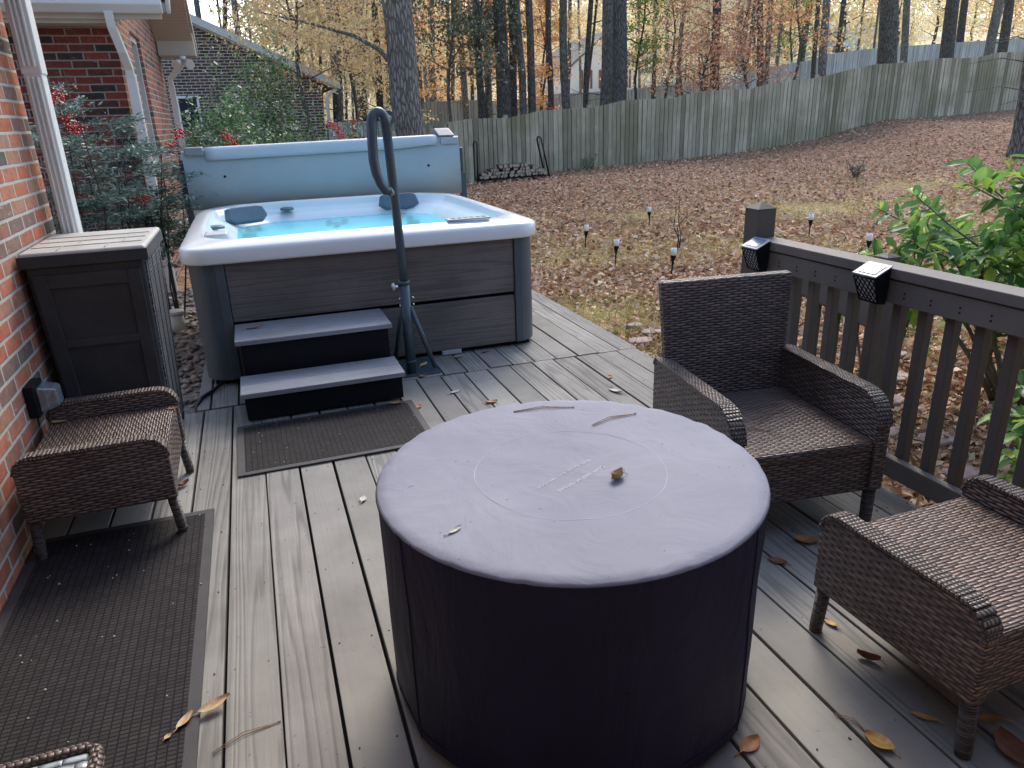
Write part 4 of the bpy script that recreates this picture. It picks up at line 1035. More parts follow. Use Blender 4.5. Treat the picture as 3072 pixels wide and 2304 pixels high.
def armchair(label, loc, rz):
    t = thing('wicker_armchair', label, 'armchair', (0, 0, 0))
    for s in (-1, 1):
        out = arc_outline(-.33, .33, .15, .505, .11, .03)
        xm = s * .275
        MB().prism(out, 'X', xm - .026, xm + .026).build('arm_panel', M['wicker'], t, uv=True, local=True, bevel=.008)
        edge_band(out, xm, .029, M['wickert'], t)
    b = MB(); b.hexa([(-.249, .245, .16), (.249, .245, .16), (.249, .295, .16), (-.249, .295, .16)], [(-.285, .315, .815), (.285, .315, .815), (.285, .36, .815), (-.285, .36, .815)])
    b.build('backrest', M['wicker'], t, uv=True, local=True, bevel=.010)
    b = MB(); b.box(-.249, -.325, .305, .249, .255, .345); b.build('seat', M['wicker'], t, uv=True, local=True, bevel=.012)
    b = MB(); b.box(-.249, -.315, .15, .249, -.290, .310); b.build('apron', M['wicker'], t, uv=True, local=True)
    for sx in (-1, 1):
        for sy in (-1, 1): leg(MB(), sx * .275, sy * .30, .16, .022).build('leg', M['wickerleg'], t, uv=True, local=True)
    t.location = loc; t.rotation_euler.z = rz
armchair('dark wicker armchair with high back in front of the deck railing', (1.71, 2.11, 0), R(-7))
# corner of another wicker piece at the lower left
t = thing('wicker_table', 'wicker table with pale sky reflection painted on top, showing only its corner at the bottom left', 'side table', (-.66, .90, 0))
b = MB(); b.box(-.92, .72, .40, -.405, 1.175, .425); b.build('table_top', M['wickerg'], t, uv=True, bevel=.008)
b = MB(); b.tube([(-.92, 1.185, .418), (-.415, 1.185, .418), (-.398, 1.175, .418), (-.395, 1.16, .418), (-.395, .72, .418)], .013, 8); b.build('edge_binding', M['wickert'], t, uv=True)
for (xx, yy) in ((-.90, 1.15), (-.42, 1.15), (-.90, .74), (-.42, .74)): b = MB(); leg(b, xx, yy, .40); b.build('leg', M['wickerleg'], t, uv=True)
b = MB(); b.box(-.91, .73, .20, -.41, 1.165, .40); b.build('apron', M['wicker'], t, uv=True)

# ------------------------------------------------------------------ storage cabinet
K = thing('storage_cabinet', 'dark resin storage cabinet with a dusty grey lid against the brick wall', 'cabinet', (-.70, 3.8, 0))
def frus(x0, x1, y0, y1, z0, z1, tx, ty): # taper towards the bottom
    return [(x0 + tx, y0 + ty, z0), (x1 - tx, y0 + ty, z0), (x1 - tx, y1 - ty * 3, z0), (x0 + tx, y1 - ty * 3, z0)], [(x0, y0, z1), (x1, y0, z1), (x1, y1, z1), (x0, y1, z1)]
x0, x1, y0, y1 = -.928, -.478, 3.47, 4.08
bt, tp = frus(x0, x1, y0, y1, .03, .93, .03, .03)
b = MB(); b.hexa(bt, tp); b.build('body', M['charcoal'], K, bevel=.012)
# woven side skin with vertical ribs
def lerp(a, c, t): return tuple(a[i] + (c[i] - a[i]) * t for i in range(3))
b = MB(); s0, s1, s2, s3 = bt[1], bt[2], tp[2], tp[1]
b.hexa([(p[0] - .01, p[1] + (.02 if i in (0, 3) else -.02), p[2] + (.03 if i < 2 else -.02)) for i, p in enumerate((s0, s1, s2, s3))], [(p[0] + .006, p[1] + (.02 if i in (0, 3) else -.02), p[2] + (.03 if i < 2 else -.02)) for i, p in enumerate((s0, s1, s2, s3))])
b.build('side_panel', M['resinweave'], K, uv=True)
for t_ in (.10, .36, .62, .88):
    p = lerp(s0, s1, t_); q = lerp(s3, s2, t_)
    MB().bar((p[0] + .006, p[1], p[2] + .03), (q[0] + .004, q[1], q[2] - .01), .022, .008, up=(1, 0, 0)).build('rib', M['charcoal'], K, bevel=.004)
# door with raised frame around recessed panels
b = MB()
def fpt(u, z): # point on the front face; u 0..1
    t_ = (z - .03) / .9
    xl, xr = x0 + .03 * (1 - t_), x1 - .03 * (1 - t_)
    return xl + (xr - xl) * u, y0 + .03 * (1 - t_), z
def fbar(u0, za, u1, zb, w_):
    p = fpt(u0, za); q = fpt(u1, zb); b.bar((p[0], p[1] - .004, p[2]), (q[0], q[1] - .004, q[2]), w_, .014, up=(0, 1, 0))
fbar(.10, .06, .10, .89, .055); fbar(.90, .06, .90, .89, .055)
for z_ in (.075, .32, .585, .86): fbar(.16, z_, .84, z_, .035 if z_ < .8 else .06)
b.build('door', M['charcoal'], K, bevel=.004)
b = MB(); b.box(x0 - .012, y0 - .015, .93, x1 + .018, y1 + .02, .985); lid = b.build('lid', [M['lid']], K, bevel=.014, seg=3)
b = MB(); b.box(x0 - .014, y0 - .021, .925, x1 + .02, y0 - .016, .972).box(x1 + .0185, y0 - .016, .925, x1 + .0225, y1 + .01, .972); b.build('lid_rim', M['charcoal'], K)
b = MB()
for yy in (3.60, 3.75, 3.90): b.box(x0 + .01, yy, .9855, x1 - .01, yy + .006, .988)
for xx in (-.80, -.62): b.box(xx, 3.48, .9855, xx + .006, 3.595, .988).box(xx + .05, 3.612, .9855, xx + .056, 3.742, .988)
b.build('lid_groove', simple('lid_groove_dirt', (.355, .345, .32), .7, .2), K)
for (xx, yy) in ((x0 + .05, y0 + .06), (x1 - .05, y0 + .06), (x0 + .05, y1 - .13), (x1 - .05, y1 - .13)):
    MB().lathe([(.022, 0), (.026, .03), (.024, .05)], (xx, yy, .001), 12).build('foot', M['charcoal'], K)

# ------------------------------------------------------------------ railing
RX = 2.222
RL = thing('deck_railing', 'dark stained wooden deck railing with square balusters along the right edge', 'railing', (RX, 1.5, 0))
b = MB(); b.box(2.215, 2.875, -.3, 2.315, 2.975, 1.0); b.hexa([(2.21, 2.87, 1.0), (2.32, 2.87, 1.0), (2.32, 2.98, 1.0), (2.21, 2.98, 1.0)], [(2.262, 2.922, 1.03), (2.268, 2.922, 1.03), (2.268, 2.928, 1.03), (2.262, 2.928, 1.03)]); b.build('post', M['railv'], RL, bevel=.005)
b = MB(); b.box(2.215, -.72, -.3, 2.315, -.62, 1.0); b.build('post', M['railv'], RL, bevel=.005)
b = MB(); b.box(2.205, -.62, .828, 2.312, 2.872, .868); b.build('cap_rail', M['rail'], RL, bevel=.004)
b = MB(); b.box(2.216, -.62, .735, 2.252, 2.872, .822); b.build('face_board', M['rail'], RL, bevel=.004)
b = MB(); b.box(2.214, -.62, .055, 2.250, 2.872, .135); b.build('bottom_rail', M['rail'], RL, bevel=.004)
y = 2.76; i = 0
proto = None
while y > .25:
    if proto is None:
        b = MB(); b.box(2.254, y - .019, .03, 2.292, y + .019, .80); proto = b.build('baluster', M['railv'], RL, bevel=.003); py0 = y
    else:
        o = proto.copy(); COL.objects.link(o); o.parent = RL; o.location.y += y - py0
    y -= .1165
b = MB()
for yy in np.arange(2.70, .3, -.1165):
    for dz in (.765, .782): b.tube([(2.2145, yy, dz), (2.2165, yy, dz)], .004, 6)
b.build('nail_holes', M['black'], RL)
# descending stair rail behind it
SR = thing('stair_railing', 'sloping stair handrail with a short post behind the deck railing', 'railing', (3.0, 2.93, -.3))
b = MB(); b.box(3.06, 2.90, -.45, 3.15, 2.99, .69); b.hexa([(3.055, 2.895, .69), (3.155, 2.895, .69), (3.155, 2.995, .69), (3.055, 2.995, .69)], [(3.10, 2.94, .712), (3.11, 2.94, .712), (3.11, 2.95, .712), (3.10, 2.95, .712)]); b.build('post', M['railv'], SR, bevel=.005)
b = MB(); b.bar((2.318, 2.94, .735), (3.06, 2.94, .365), .038, .12); b.build('handrail', M['rail'], SR, bevel=.004)
b = MB(); b.bar((2.318, 2.94, .10), (3.06, 2.94, -.26), .038, .08); b.build('bottom_rail', M['rail'], SR, bevel=.004)
for k in range(5):
    xx = 2.44 + k * .135; zz = .735 - (xx - 2.318) * .4987
    MB().box(xx - .018, 2.962, zz - .70, xx + .018, 2.998, zz - .02).build('baluster', M['railv'], SR, bevel=.003)
b = MB(); b.box(2.26, 3.02, -.20, 2.54, 3.95, -.16).box(2.54, 3.02, -.36, 2.80, 3.95, -.32); tag(b.build('deck_step', M['deck'], bevel=.004), 'grey wooden step beyond the railing post, leading off the deck', 'step')

# solar lanterns on the railing
def lantern(y, label):
    t = thing('solar_lantern', label, 'solar lantern', (2.20, y, .72), 'solar lanterns on the railing')
    h = .056
    b = MB(); b.hexa([(2.204, y - h * .9, .728), (2.204, y + h * .9, .728), (2.172, y + h * .85, .731), (2.172, y - h * .85, .731)], [(2.204, y - h, .872), (2.204, y + h, .872), (2.132, y + h, .838), (2.132, y - h, .838)]); b.build('case', M['black'], t, bevel=.003)
    def fp(u, s, e=0): return (2.172 - .040 * s - .0028 * e, y + u * h * (.85 + .15 * s), .731 + .107 * s - .001 * e)
    b = MB(); b.add([fp(-.88, .08, .4), fp(.88, .08, .4), fp(.88, .92, .4), fp(-.88, .92, .4)], [(0, 1, 2, 3)]); b.build('diffuser', M['diffuser'], t)
    b = MB()
    for k in np.arange(-1.6, 1.7, .4):
        for sgn in (1, -1):
            pts = [(k + sgn * (s - .5) * 1.5, s) for s in np.linspace(.08, .92, 15)]
            pts = [q for q in pts if abs(q[0]) <= .9]
            if len(pts) > 1: b.tube([fp(pts[0][0], pts[0][1], .9), fp(pts[-1][0], pts[-1][1], .9)], .0022, 5)
    for (u0, s0_, u1, s1_) in ((-.92, .05, -.92, .95), (.92, .05, .92, .95), (-.92, .05, .92, .05), (-.92, .95, .92, .95)): b.tube([fp(u0, s0_, .9), fp(u1, s1_, .9)], .0035, 5)
    b.build('lattice', M['black'], t)
    b = MB(); b.hexa([(2.205, y - h - .003, .8725), (2.205, y + h + .003, .8725), (2.128, y + h + .003, .836), (2.128, y - h - .003, .836)], [(2.205, y - h - .003, .878), (2.205, y + h + .003, .878), (2.128, y + h + .003, .8415), (2.128, y - h - .003, .8415)]); b.build('top_frame', M['padgrey'], t, bevel=.002)
    def tpn(u, s): return (2.194 - .055 * s, y + u * h * .74, .8755 - .0261 * s)
    b = MB(); b.add([tpn(-1, 0), tpn(1, 0), tpn(1, 1), tpn(-1, 1)], [(0, 1, 2, 3)]); b.build('solar_panel', M['solar'], t)
lantern(2.815, 'black solar lantern with lattice front next to the square railing post')
lantern(2.118, 'black solar lantern with lattice front halfway along the top rail')

# solar path lights in the yard
PL = [(4.0, 8.65, 'solar stake light in the leaves, nearest to the hot tub corner'), (3.80, 7.40, 'solar stake light leaning slightly between the tub and the armchair'), (5.65, 9.9, 'solar stake light farthest out on the leaf covered lawn'),
      (4.06, 6.62, 'solar stake light directly behind the armchair back'), (6.85, 7.82, 'solar stake light rising above the top rail right of the square post'), (6.35, 6.3, 'solar stake light half hidden by the shrub beyond the rail')]
for k, (x_, y_, lab) in enumerate(PL):
    z_ = gz(x_, y_)
    t = thing('path_light', lab, 'path light', (x_, y_, z_), 'solar path lights in the yard')
    MB().tube([(x_, y_, z_ - .1), (x_, y_, z_ + .17)], .008, 8).build('stake', M['black'], t)
    MB().lathe([(.009, .14), (.012, .17), (.030, .225), (.032, .232), (.025, .236)], (x_, y_, z_), 16).build('cone', M['black'], t)
    MB().lathe([(.022, .236), (.031, .245), (.029, .31), (.027, .31), (.025, .25), (.01, .245)], (x_, y_, z_), 18).build('cup', M['lampglass'], t)
    t.rotation_euler = (R([2, -3, 1, 4, -2, 3][k]), R([3, 4, -2, 1, 3, -4][k]), 0)

# flagstones
FS = [(2.84, 4.85, .24, .17), (2.62, 4.68, .20, .15), (2.78, 5.06, .16, .12), (4.11, 3.73, .26, .18), (3.80, 3.44, .28, .18), (3.52, 3.18, .27, .17), (3.16, 2.87, .26, .17), (3.40, 2.70, .24, .17), (2.90, 2.34, .25, .18), (3.20, 2.38, .24, .16), (3.05, 2.05, .24, .16)]
FSW = ['lying off the deck corner by the grass', 'touching the deck edge behind the armchair', 'smallest of the ones off the deck edge', 'farthest up the step path seen between the balusters', 'second from the top of the step path', 'third from the top of the step path', 'in the middle of the step path', 'right of the middle of the step path', 'near the bottom rail behind the armchair arm', 'beside the shrub stem near the bottom rail', 'closest to the camera under the bottom rail']
for (x_, y_, w_, d_), s_ in zip(FS, FSW):
    n_ = 9; z_ = gz(x_, y_); ring = [(x_ + w_ / 2 * random.uniform(.8, 1.15) * math.cos(2 * math.pi * i / n_), y_ + d_ / 2 * random.uniform(.8, 1.15) * math.sin(2 * math.pi * i / n_)) for i in range(n_)]
    tag(MB().prism(ring, 'Z', z_ - .02, z_ + .045).build('flagstone', M['stone'], bevel=.012), 'flat pinkish flagstone ' + s_, 'stone', 'flagstones in the yard')

# ------------------------------------------------------------------ firewood rack
y_ = 18.9
t = thing('firewood_rack', 'long black metal firewood rack with tall ends in front of the fence', 'firewood rack', (6.6, y_, gz(6.6, y_)))
def endhoop(x_, lean):
    zb = gz(x_, y_)
    return MB().tube([(x_, y_ - .16, zb), (x_ + lean, y_ - .16, zb + .98), (x_ + lean, y_ - .10, zb + 1.05), (x_ + lean, y_ + .10, zb + 1.05), (x_ + lean, y_ + .16, zb + .98), (x_, y_ + .16, zb)], .024, 8)
endhoop(5.60, .03).build('end_hoop', M['iron'], t); endhoop(7.62, -.22).build('end_hoop', M['iron'], t)
b = MB()
for dy in (-.16, .16): b.tube([(5.60, y_ + dy, gz(5.6, y_) + .08), (7.62, y_ + dy, gz(7.62, y_) + .08)], .02, 8)
b.build('base_rail', M['iron'], t)
proto = None; nlog = 0
bark_log = simple('log_bark', (.075, .062, .052), .9, .45, 20, .6, 50)
rows = [(0, 23), (1, 22), (2, 19), (3, 9)]
for row, cnt in rows:
    for c in range(cnt):
        fx = 5.70 + (c + .5 * (row % 2)) * (1.83 / 23) + (.25 if row == 2 else (1.05 if row == 3 else 0)) * .5
        rr = random.uniform(.032, .058); zc = gz(fx, y_) + .15 + row * .078
        if row == 2 and random.random() < .25: continue
        if proto is None:
            n_ = 9; r0 = [random.uniform(.85, 1.1) for _ in range(n_)]
            b = MB(); b.rings([[(.05 * r0[i] * math.cos(2 * math.pi * i / n_), yy, .05 * r0[i] * math.sin(2 * math.pi * i / n_)) for i in range(n_)] for yy in (-.22, .22)], smooth=False)
            b.f += [tuple(range(n_)), tuple(reversed(range(n_, 2 * n_)))]; b.m += [1, 1]; b.sm += [False, False]
            proto = b.build('firewood_log', [bark_log, M['logend']], local=True); o = proto
        else:
            o = proto.copy(); COL.objects.link(o)
        s = rr / .05; o.location = (fx, y_ + random.uniform(-.05, .05), zc); o.scale = (s, random.uniform(.8, 1.05), s)
        o.rotation_euler = (random.uniform(-.05, .05), random.uniform(0, 6.28), random.uniform(-.12, .12))
        tag(o, 'split firewood log stacked in the black metal rack by the fence', 'firewood log', 'logs in the firewood rack')
tag(MB().box(5.42, 18.8, -.25, 5.53, 18.84, .78).build('fence_plank', M['fence']), 'loose upright plank leaning beside the left end of the firewood rack', 'plank')

# ------------------------------------------------------------------ trees: tall trunks
TR = [(-0.8, 30, 5.08, 0.002, 0.113), (-0.16, 34, 5.38, -0.009, 0.055), (-0.04, 32, 5.05, 0.159, 0.104), (0.34, 28, 4.71, 0.022, 0.114), (3.09, 30, 3.4, 0.07, 0.06), (3.14, 27, 2.15, 0.047, 0.11), (2.99, 25, 1.69, 0.091, 0.118), (4.65, 36, 2.18, 0.093, 0.063), (5.24, 38, 2.21, 0.09, 0.056), (4.35, 30, 2.06, 0.087, 0.097), (4.42, 29, 1.86, 0.068, 0.095), (4.64, 27, 1.92, 0.037, 0.121), (5.16, 34, 1.93, 0.023, 0.081), (6.05, 33, 1.89, 0.032, 0.109), (7.73, 34, 2.11, -0.008, 0.103), (8.3, 34, 2.36, 0.034, 0.155), (9.53, 36, 1.99, 0.039, 0.089), (10.28, 38, 2.84, 0.064, 0.093), (8.59, 30, 2.19, -0.027, 0.13), (9.77, 33, 1.89, 0.026, 0.082), (7.4, 24, 1.48, 0.005, 0.12), (8.64, 27, 1.79, 0.027, 0.127), (7.88, 23, 1.45, -0.023, 0.175), (8.88, 25, 1.5, 0.005, 0.135), (8.86, 24, 1.58, -0.049, 0.122), (9.14, 24, 1.6, 0.003, 0.13), (10.66, 26, 1.68, -0.008, 0.109), (10.39, 24, 1.68, -0.021, 0.14), (11.59, 25, 1.7, 0.049, 0.098), (13.65, 29, 3.59, 0.11, 0.056), (11.64, 23.5, 1.76, 0.003, 0.171), (11.58, 22.5, 1.74, 0.002, 0.194), (17.1, 30, 2.45, 0.001, 0.1), (16.46, 27, 2.07, 0.049, 0.092), (19.75, 30, 2.85, -0.038, 0.092), (16.85, 25, 2.21, -0.047, 0.173), (25.61, 36, 3.86, -0.029, 0.186), (24.7, 34, 3.57, 0.08, 0.094), (18.84, 25, 2.27, -0.1, 0.132), (19.84, 26, 2.45, 0.0, 0.11), (28.91, 35, 3.89, 0.078, 0.187), (21.31, 25, 2.51, -0.047, 0.09), (20.86, 24, 2.49, -0.075, 0.148), (31.25, 35, 4.1, 0.001, 0.126), (23.32, 23.5, 2.96, -0.11, 0.28), (27.74, 27, 3.17, -0.09, 0.152), (27.38, 24.5, 3.16, -0.028, 0.263), (38.87, 34, 4.68, -0.07, 0.208), (30.32, 25, 3.36, 0.003, 0.196), (34.75, 28, 3.65, -0.066, 0.221)]
def trunk_mesh(seed, n=14, h=15.0):
    rs = random.Random(seed); pts = []; rr = []
    for i in range(n):
        z = h * (i / (n - 1)) ** 1.15
        w = .045 * math.sin(i * .9 + seed) + rs.uniform(-.02, .02)
        pts.append((w * min(1, i / 3), .04 * math.cos(i * .8 + seed) * min(1, i / 3), z))
        flare = 1 + .55 * math.exp(-z / .35)
        rr.append(flare * (1 - .62 * z / h))
    return pts, rr
def pine_crown(seed):
    r_ = np.random.default_rng(seed); n = 260
    c = np.stack([r_.normal(0, 1.1, 60), r_.normal(0, 1.1, 60), 9.5 + r_.random(60) * 6], 1)
    k = r_.integers(0, 60, n); p = c[k] + r_.normal(0, .35, (n, 3)); a = unit(r_.normal(size=(n, 3)))
    return leaf_arrays(p, a, unit(r_.normal(size=(n, 3))), .5 + .3 * r_.random(n), .07, 0)
rt_ = random.Random(91)
for _ in range(30):
    yy_ = rt_.uniform(30, 46); xx_ = yy_ * math.tan(R(rt_.uniform(5, 50)))
    TR.append((xx_, yy_, gz(xx_, yy_) + 2.0, rt_.uniform(-.06, .06), rt_.uniform(.055, .11)))
crowns = []
for s in range(3):
    v, f = pine_crown(s + 3); o = np_mesh('crown', v, f, M['needle']); crowns.append(o.data); bpy.data.objects.remove(o)
ORD = {}
order = sorted(range(len(TR)), key=lambda i: (TR[i][0] / TR[i][1]))
def nth(k): return '%d%s' % (k, 'th' if 10 <= k % 100 <= 20 else {1: 'st', 2: 'nd', 3: 'rd'}.get(k % 10, 'th'))
for rank, i in enumerate(order):
    x_, y_, zr, lean, rad = TR[i]
    zg = gz(x_, y_) - .05; xb = x_ - lean * (zr - zg)
    grey = (i * 7) % 3 == 0 or i >= 50
    mt = M['barkg'] if grey else M['bark']
    size = 'slender' if rad < .1 else ('stout' if rad > .16 else 'medium')
    lab = '%s %s pine trunk behind the fence, %s from the left of the row' % (size, 'pale grey' if grey else 'dark', nth(rank + 1))
    t = thing('pine_tree', lab, 'tree', (xb, y_, zg), 'tall pine trunks behind the fence')
    pts, rr = trunk_mesh(i)
    b = MB(); b.tube([(p[0] * .8 + lean * p[2], p[1], p[2]) for p in pts], [q * rad * (1.35 if rad > .165 and y_ < 24 else 1.1) for q in rr], 12)
    for _ in range(3):
        z0 = random.uniform(1.5, 7); a = random.uniform(0, 6.28); L_ = random.uniform(.4, 1.3)
        b.tube([(lean * z0, 0, z0), (lean * z0 + math.cos(a) * L_ * .5, math.sin(a) * L_ * .5, z0 + .1), (lean * z0 + math.cos(a) * L_, math.sin(a) * L_, z0 + .1 + random.uniform(-.2, .3))], [rad * .16, rad * .1, rad * .04], 5)
    b.build('trunk', mt, t, local=True)
    o = bpy.data.objects.new('crown', crowns[i % 3]); COL.objects.link(o); o.parent = t; o.location = (lean * 10, 0, random.uniform(0, 2)); o.rotation_euler.z = random.uniform(0, 6.28)

# leafy tree builder ---------------------------------------------------
def limb_tree(name, label, cat, loc, mat, height, spread, nleaf, lsize, group=None, trunk_r=.06, low=.3, layers=True, bark='bark', seed=0, ratio=.55, lean=(0, 0)):
    r_ = random.Random(seed); g_ = np.random.default_rng(seed + 100)
    t = thing(name, label, cat, loc, group)
    b = MB(); N_ = 8
    tp = [(lean[0] * (i / N_) ** 1.3 * height + .12 * math.sin(i + seed) * (i > 0), lean[1] * (i / N_) ** 1.3 * height + .1 * math.cos(i * 1.3 + seed) * (i > 0), height * i / N_) for i in range(N_ + 1)]
    b.tube(tp, [trunk_r * (1.25 - i / N_) if i else trunk_r * 1.6 for i in range(N_ + 1)], 8)
    C = []
    nb = 18
    for k in range(nb):
        h = low + (1 - low) * (k + r_.random()) / nb
        fi = h * N_; i0 = min(int(fi), N_ - 1); fr = fi - i0
        p = Vector(tp[i0]).lerp(Vector(tp[i0 + 1]), fr)
        a = k * 2.4 + r_.uniform(-.4, .4); L_ = spread * (1.1 - .55 * (h - low) / (1 - low)) * r_.uniform(.55, 1.1)
        q1 = p + Vector((math.cos(a) * L_ * .5, math.sin(a) * L_ * .5, L_ * .22)); q2 = p + Vector((math.cos(a) * L_, math.sin(a) * L_, L_ * r_.uniform(.0, .35)))
        b.tube([p, q1, q2], [trunk_r * .35, trunk_r * .2, trunk_r * .06], 5)
        for j in range(4):
            s = r_.uniform(.35, 1.05); c = p.lerp(q2, s) + Vector((r_.gauss(0, .2 * spread), r_.gauss(0, .2 * spread), r_.gauss(0, .10 * spread)))
            C.append((c, r_.uniform(.10, .24) * spread))
            b.tube([p.lerp(q2, s * .8), c], [trunk_r * .1, trunk_r * .03], 4)
    b.build('trunk', M[bark], t, local=True)
    C_ = np.array([list(c[0]) for c in C]); S_ = np.array([c[1] for c in C])
    k = g_.integers(0, len(C), nleaf)
    off = g_.normal(size=(nleaf, 3)); off[:, 2] *= .42 if layers else .8
    p = C_[k] + off * S_[k][:, None]
    a = g_.normal(size=(nleaf, 3)); a[:, 2] -= .5; up = g_.normal(size=(nleaf, 3)); up[:, 2] += .8
    L_ = lsize * (.6 + .7 * g_.random(nleaf))
    v, f = leaf_arrays(p, a, up, L_, L_ * ratio, fold=.15)
    np_mesh('crown', v, f, mat, t)
    return t
# big oak just behind the tub corner
t = thing('big_oak', 'thick grey ridged oak trunk rising behind the hot tub cover', 'tree', (3.52, 16.5, -.25))
b = MB(); zs = [0, .25, .6, 1.2, 2.2, 3.5, 5, 7, 9]
b.tube([(-.04 * z + .03 * math.sin(z * 2), .03 * math.sin(z), z) for z in zs], [.50, .43, .37, .335, .315, .30, .285, .26, .22], 20)
b.tube([(-.15, 0, 2.6), (-.6, -.1, 3.1), (-1.1, -.2, 3.35), (-1.9, -.3, 3.55), (-2.9, -.35, 3.75)], [.05, .045, .035, .025, .012], 8)
b.tube([(-.28, .1, 6.0), (-1.6, .2, 7.5), (-3, .3, 8.4)], [.12, .07, .03], 8).tube([(-.28, .1, 6.4), (1.2, .1, 8), (2.5, .0, 8.9)], [.12, .07, .03], 8)
b.build('trunk', M['barkb'], t, local=True)
g_ = np.random.default_rng(77)
n = 5200
cl = np.concatenate([np.stack([g_.uniform(-3.4, -.5, 60), g_.uniform(-1.0, .8, 60), g_.uniform(3.3, 5.2, 60)], 1), np.stack([g_.uniform(-4, 4, 70), g_.uniform(-2.5, 2.5, 70), g_.uniform(6.5, 10.5, 70)], 1)])
k = g_.integers(0, len(cl), n); p = cl[k] + g_.normal(size=(n, 3)) * np.array([.28, .28, .16]); a = g_.normal(size=(n, 3)); a[:, 2] -= .8
L_ = .06 + .05 * g_.random(n); v, f = leaf_arrays(p, a, g_.normal(size=(n, 3)), L_, L_ * .5)
np_mesh('crown', v, f, M['leaf_tan'], t)
# trunk at the right edge
t = thing('right_trunk_tree', 'thick mottled trunk at the right edge in front of the fence', 'tree', (17.55, 13.0, gz(17.55, 13) - .1)); t.name = 'large_tree'
b = MB(); zs = [0, .2, .6, 1.4, 2.6, 4, 6, 9]
b.tube([(-.10 * z, 0, z) for z in zs], [.50, .42, .36, .33, .31, .30, .28, .24], 18)
for (z_, a, L_) in ((1.2, 3.3, 1.1), (1.5, 3.0, 1.6), (2.1, 2.8, 1.4), (2.5, 3.3, 1.7)):
    b.tube([(-.1 * z_, 0, z_), (-.1 * z_ + math.cos(a) * L_ * .6, math.sin(a) * L_ * .6, z_ + .15), (-.1 * z_ + math.cos(a) * L_ * 1.2, math.sin(a) * L_, z_ + .05)], [.02, .012, .004], 5)
b.build('trunk', M['barkb'], t, local=True)
o = bpy.data.objects.new('crown', crowns[0]); COL.objects.link(o); o.parent = t

# understory trees
U = [('leaf_tan', 1.6, 19.5, 6.2, 1.9, 5200, .085, .42, 'tan and orange leaved tree overhanging the brown building roof'),
     ('leaf_yellow', 4.7, 28.0, 6.5, 2.2, 5000, .11, .25, 'yellow leaved tree left of the big oak'),
     ('leaf_tan', 1.9, 25.5, 8.2, 1.8, 3600, .11, .45, 'tall amber leaved tree rising over the brown building ridge'),
     ('leaf_lgreen', .75, 33.0, 9.0, 1.3, 2200, .13, .45, 'light green ivy clad tree above the brown building roof'),
     ('leaf_green', 6.1, 22.6, 6.4, 2.1, 4600, .12, .42, 'dark green magnolia with drooping leaves right of the big oak'),
     ('leaf_green', 7.6, 24.2, 7.0, 1.5, 2600, .12, .48, 'dark green evergreen beside the tallest dark trunk'),
     ('leaf_orange', 9.4, 27.5, 5.6, 1.6, 2600, .11, .25, 'orange maple between the trunks in the middle'),
     ('leaf_orange', 6.7, 31.0, 5.6, 1.8, 2400, .11, .3, 'orange leaved tree behind the dark magnolia'),
     ('leaf_orange', 11.6, 29.0, 5.6, 1.1, 2000, .11, .2, 'bright orange sapling left of the white house'),
     ('leaf_lgreen', 13.4, 24.5, 6.5, 1.2, 2400, .11, .4, 'light green tree right of the double trunk'),
     ('leaf_red', 14.3, 21.7, 4.2, 1.7, 3000, .095, .35, 'dusky red dogwood leaning over the middle of the fence'),
     ('leaf_red', 16.2, 22.4, 5.0, 1.8, 3200, .095, .35, 'dusky red dogwood around the darkest trunk'),
     ('leaf_orange', 18.9, 23.2, 5.6, 1.5, 1800, .095, .5, 'thin rusty red sapling on the right above the fence'),
     ('leaf_red', 15.2, 25.5, 6.4, 1.7, 2200, .11, .4, 'tall red leaved tree behind the dogwoods'),
     ('leaf_cream', 19.5, 30.0, 6.8, 2.2, 2600, .13, .2, 'pale yellow tree on the right behind the grey fence trunks'),
     ('leaf_yellow', 23.5, 36.0, 7.5, 2.6, 2600, .15, .15, 'bright yellow tree beyond the grey fence'),
     ('leaf_tan', 3.3, 24.0, 6.8, 1.9, 5200, .09, .42, 'amber leaved tree just left of the big oak trunk'),
     ('leaf_orange', 8.2, 26.0, 6.6, 1.8, 3600, .10, .45, 'golden orange tree crown right of the magnolia'),
     ('leaf_tan', 12.2, 30.5, 7.6, 2.0, 3600, .12, .45, 'tan leaved tree high above the white house'),
     ('leaf_yellow', 17.6, 28.5, 7.6, 2.2, 4200, .11, .35, 'golden tree behind the red dogwoods'),
     ('leaf_lgreen', 27.0, 33.5, 7.0, 1.9, 2000, .13, .3, 'yellow green tree behind the grey fence on the right')]
for k, (mt, x_, y_, h, sp, nl, ls, low, lab) in enumerate(U):
    if mt in ('leaf_tan', 'leaf_orange', 'leaf_yellow', 'leaf_cream'): nl = int(nl * 1.35)
    limb_tree('leafy_tree', lab, 'tree', (x_, y_, gz(x_, y_) - .05), M[mt], h, sp, nl, ls, 'leafy trees among the pines', trunk_r=.055, low=low, seed=k * 5 + 1)
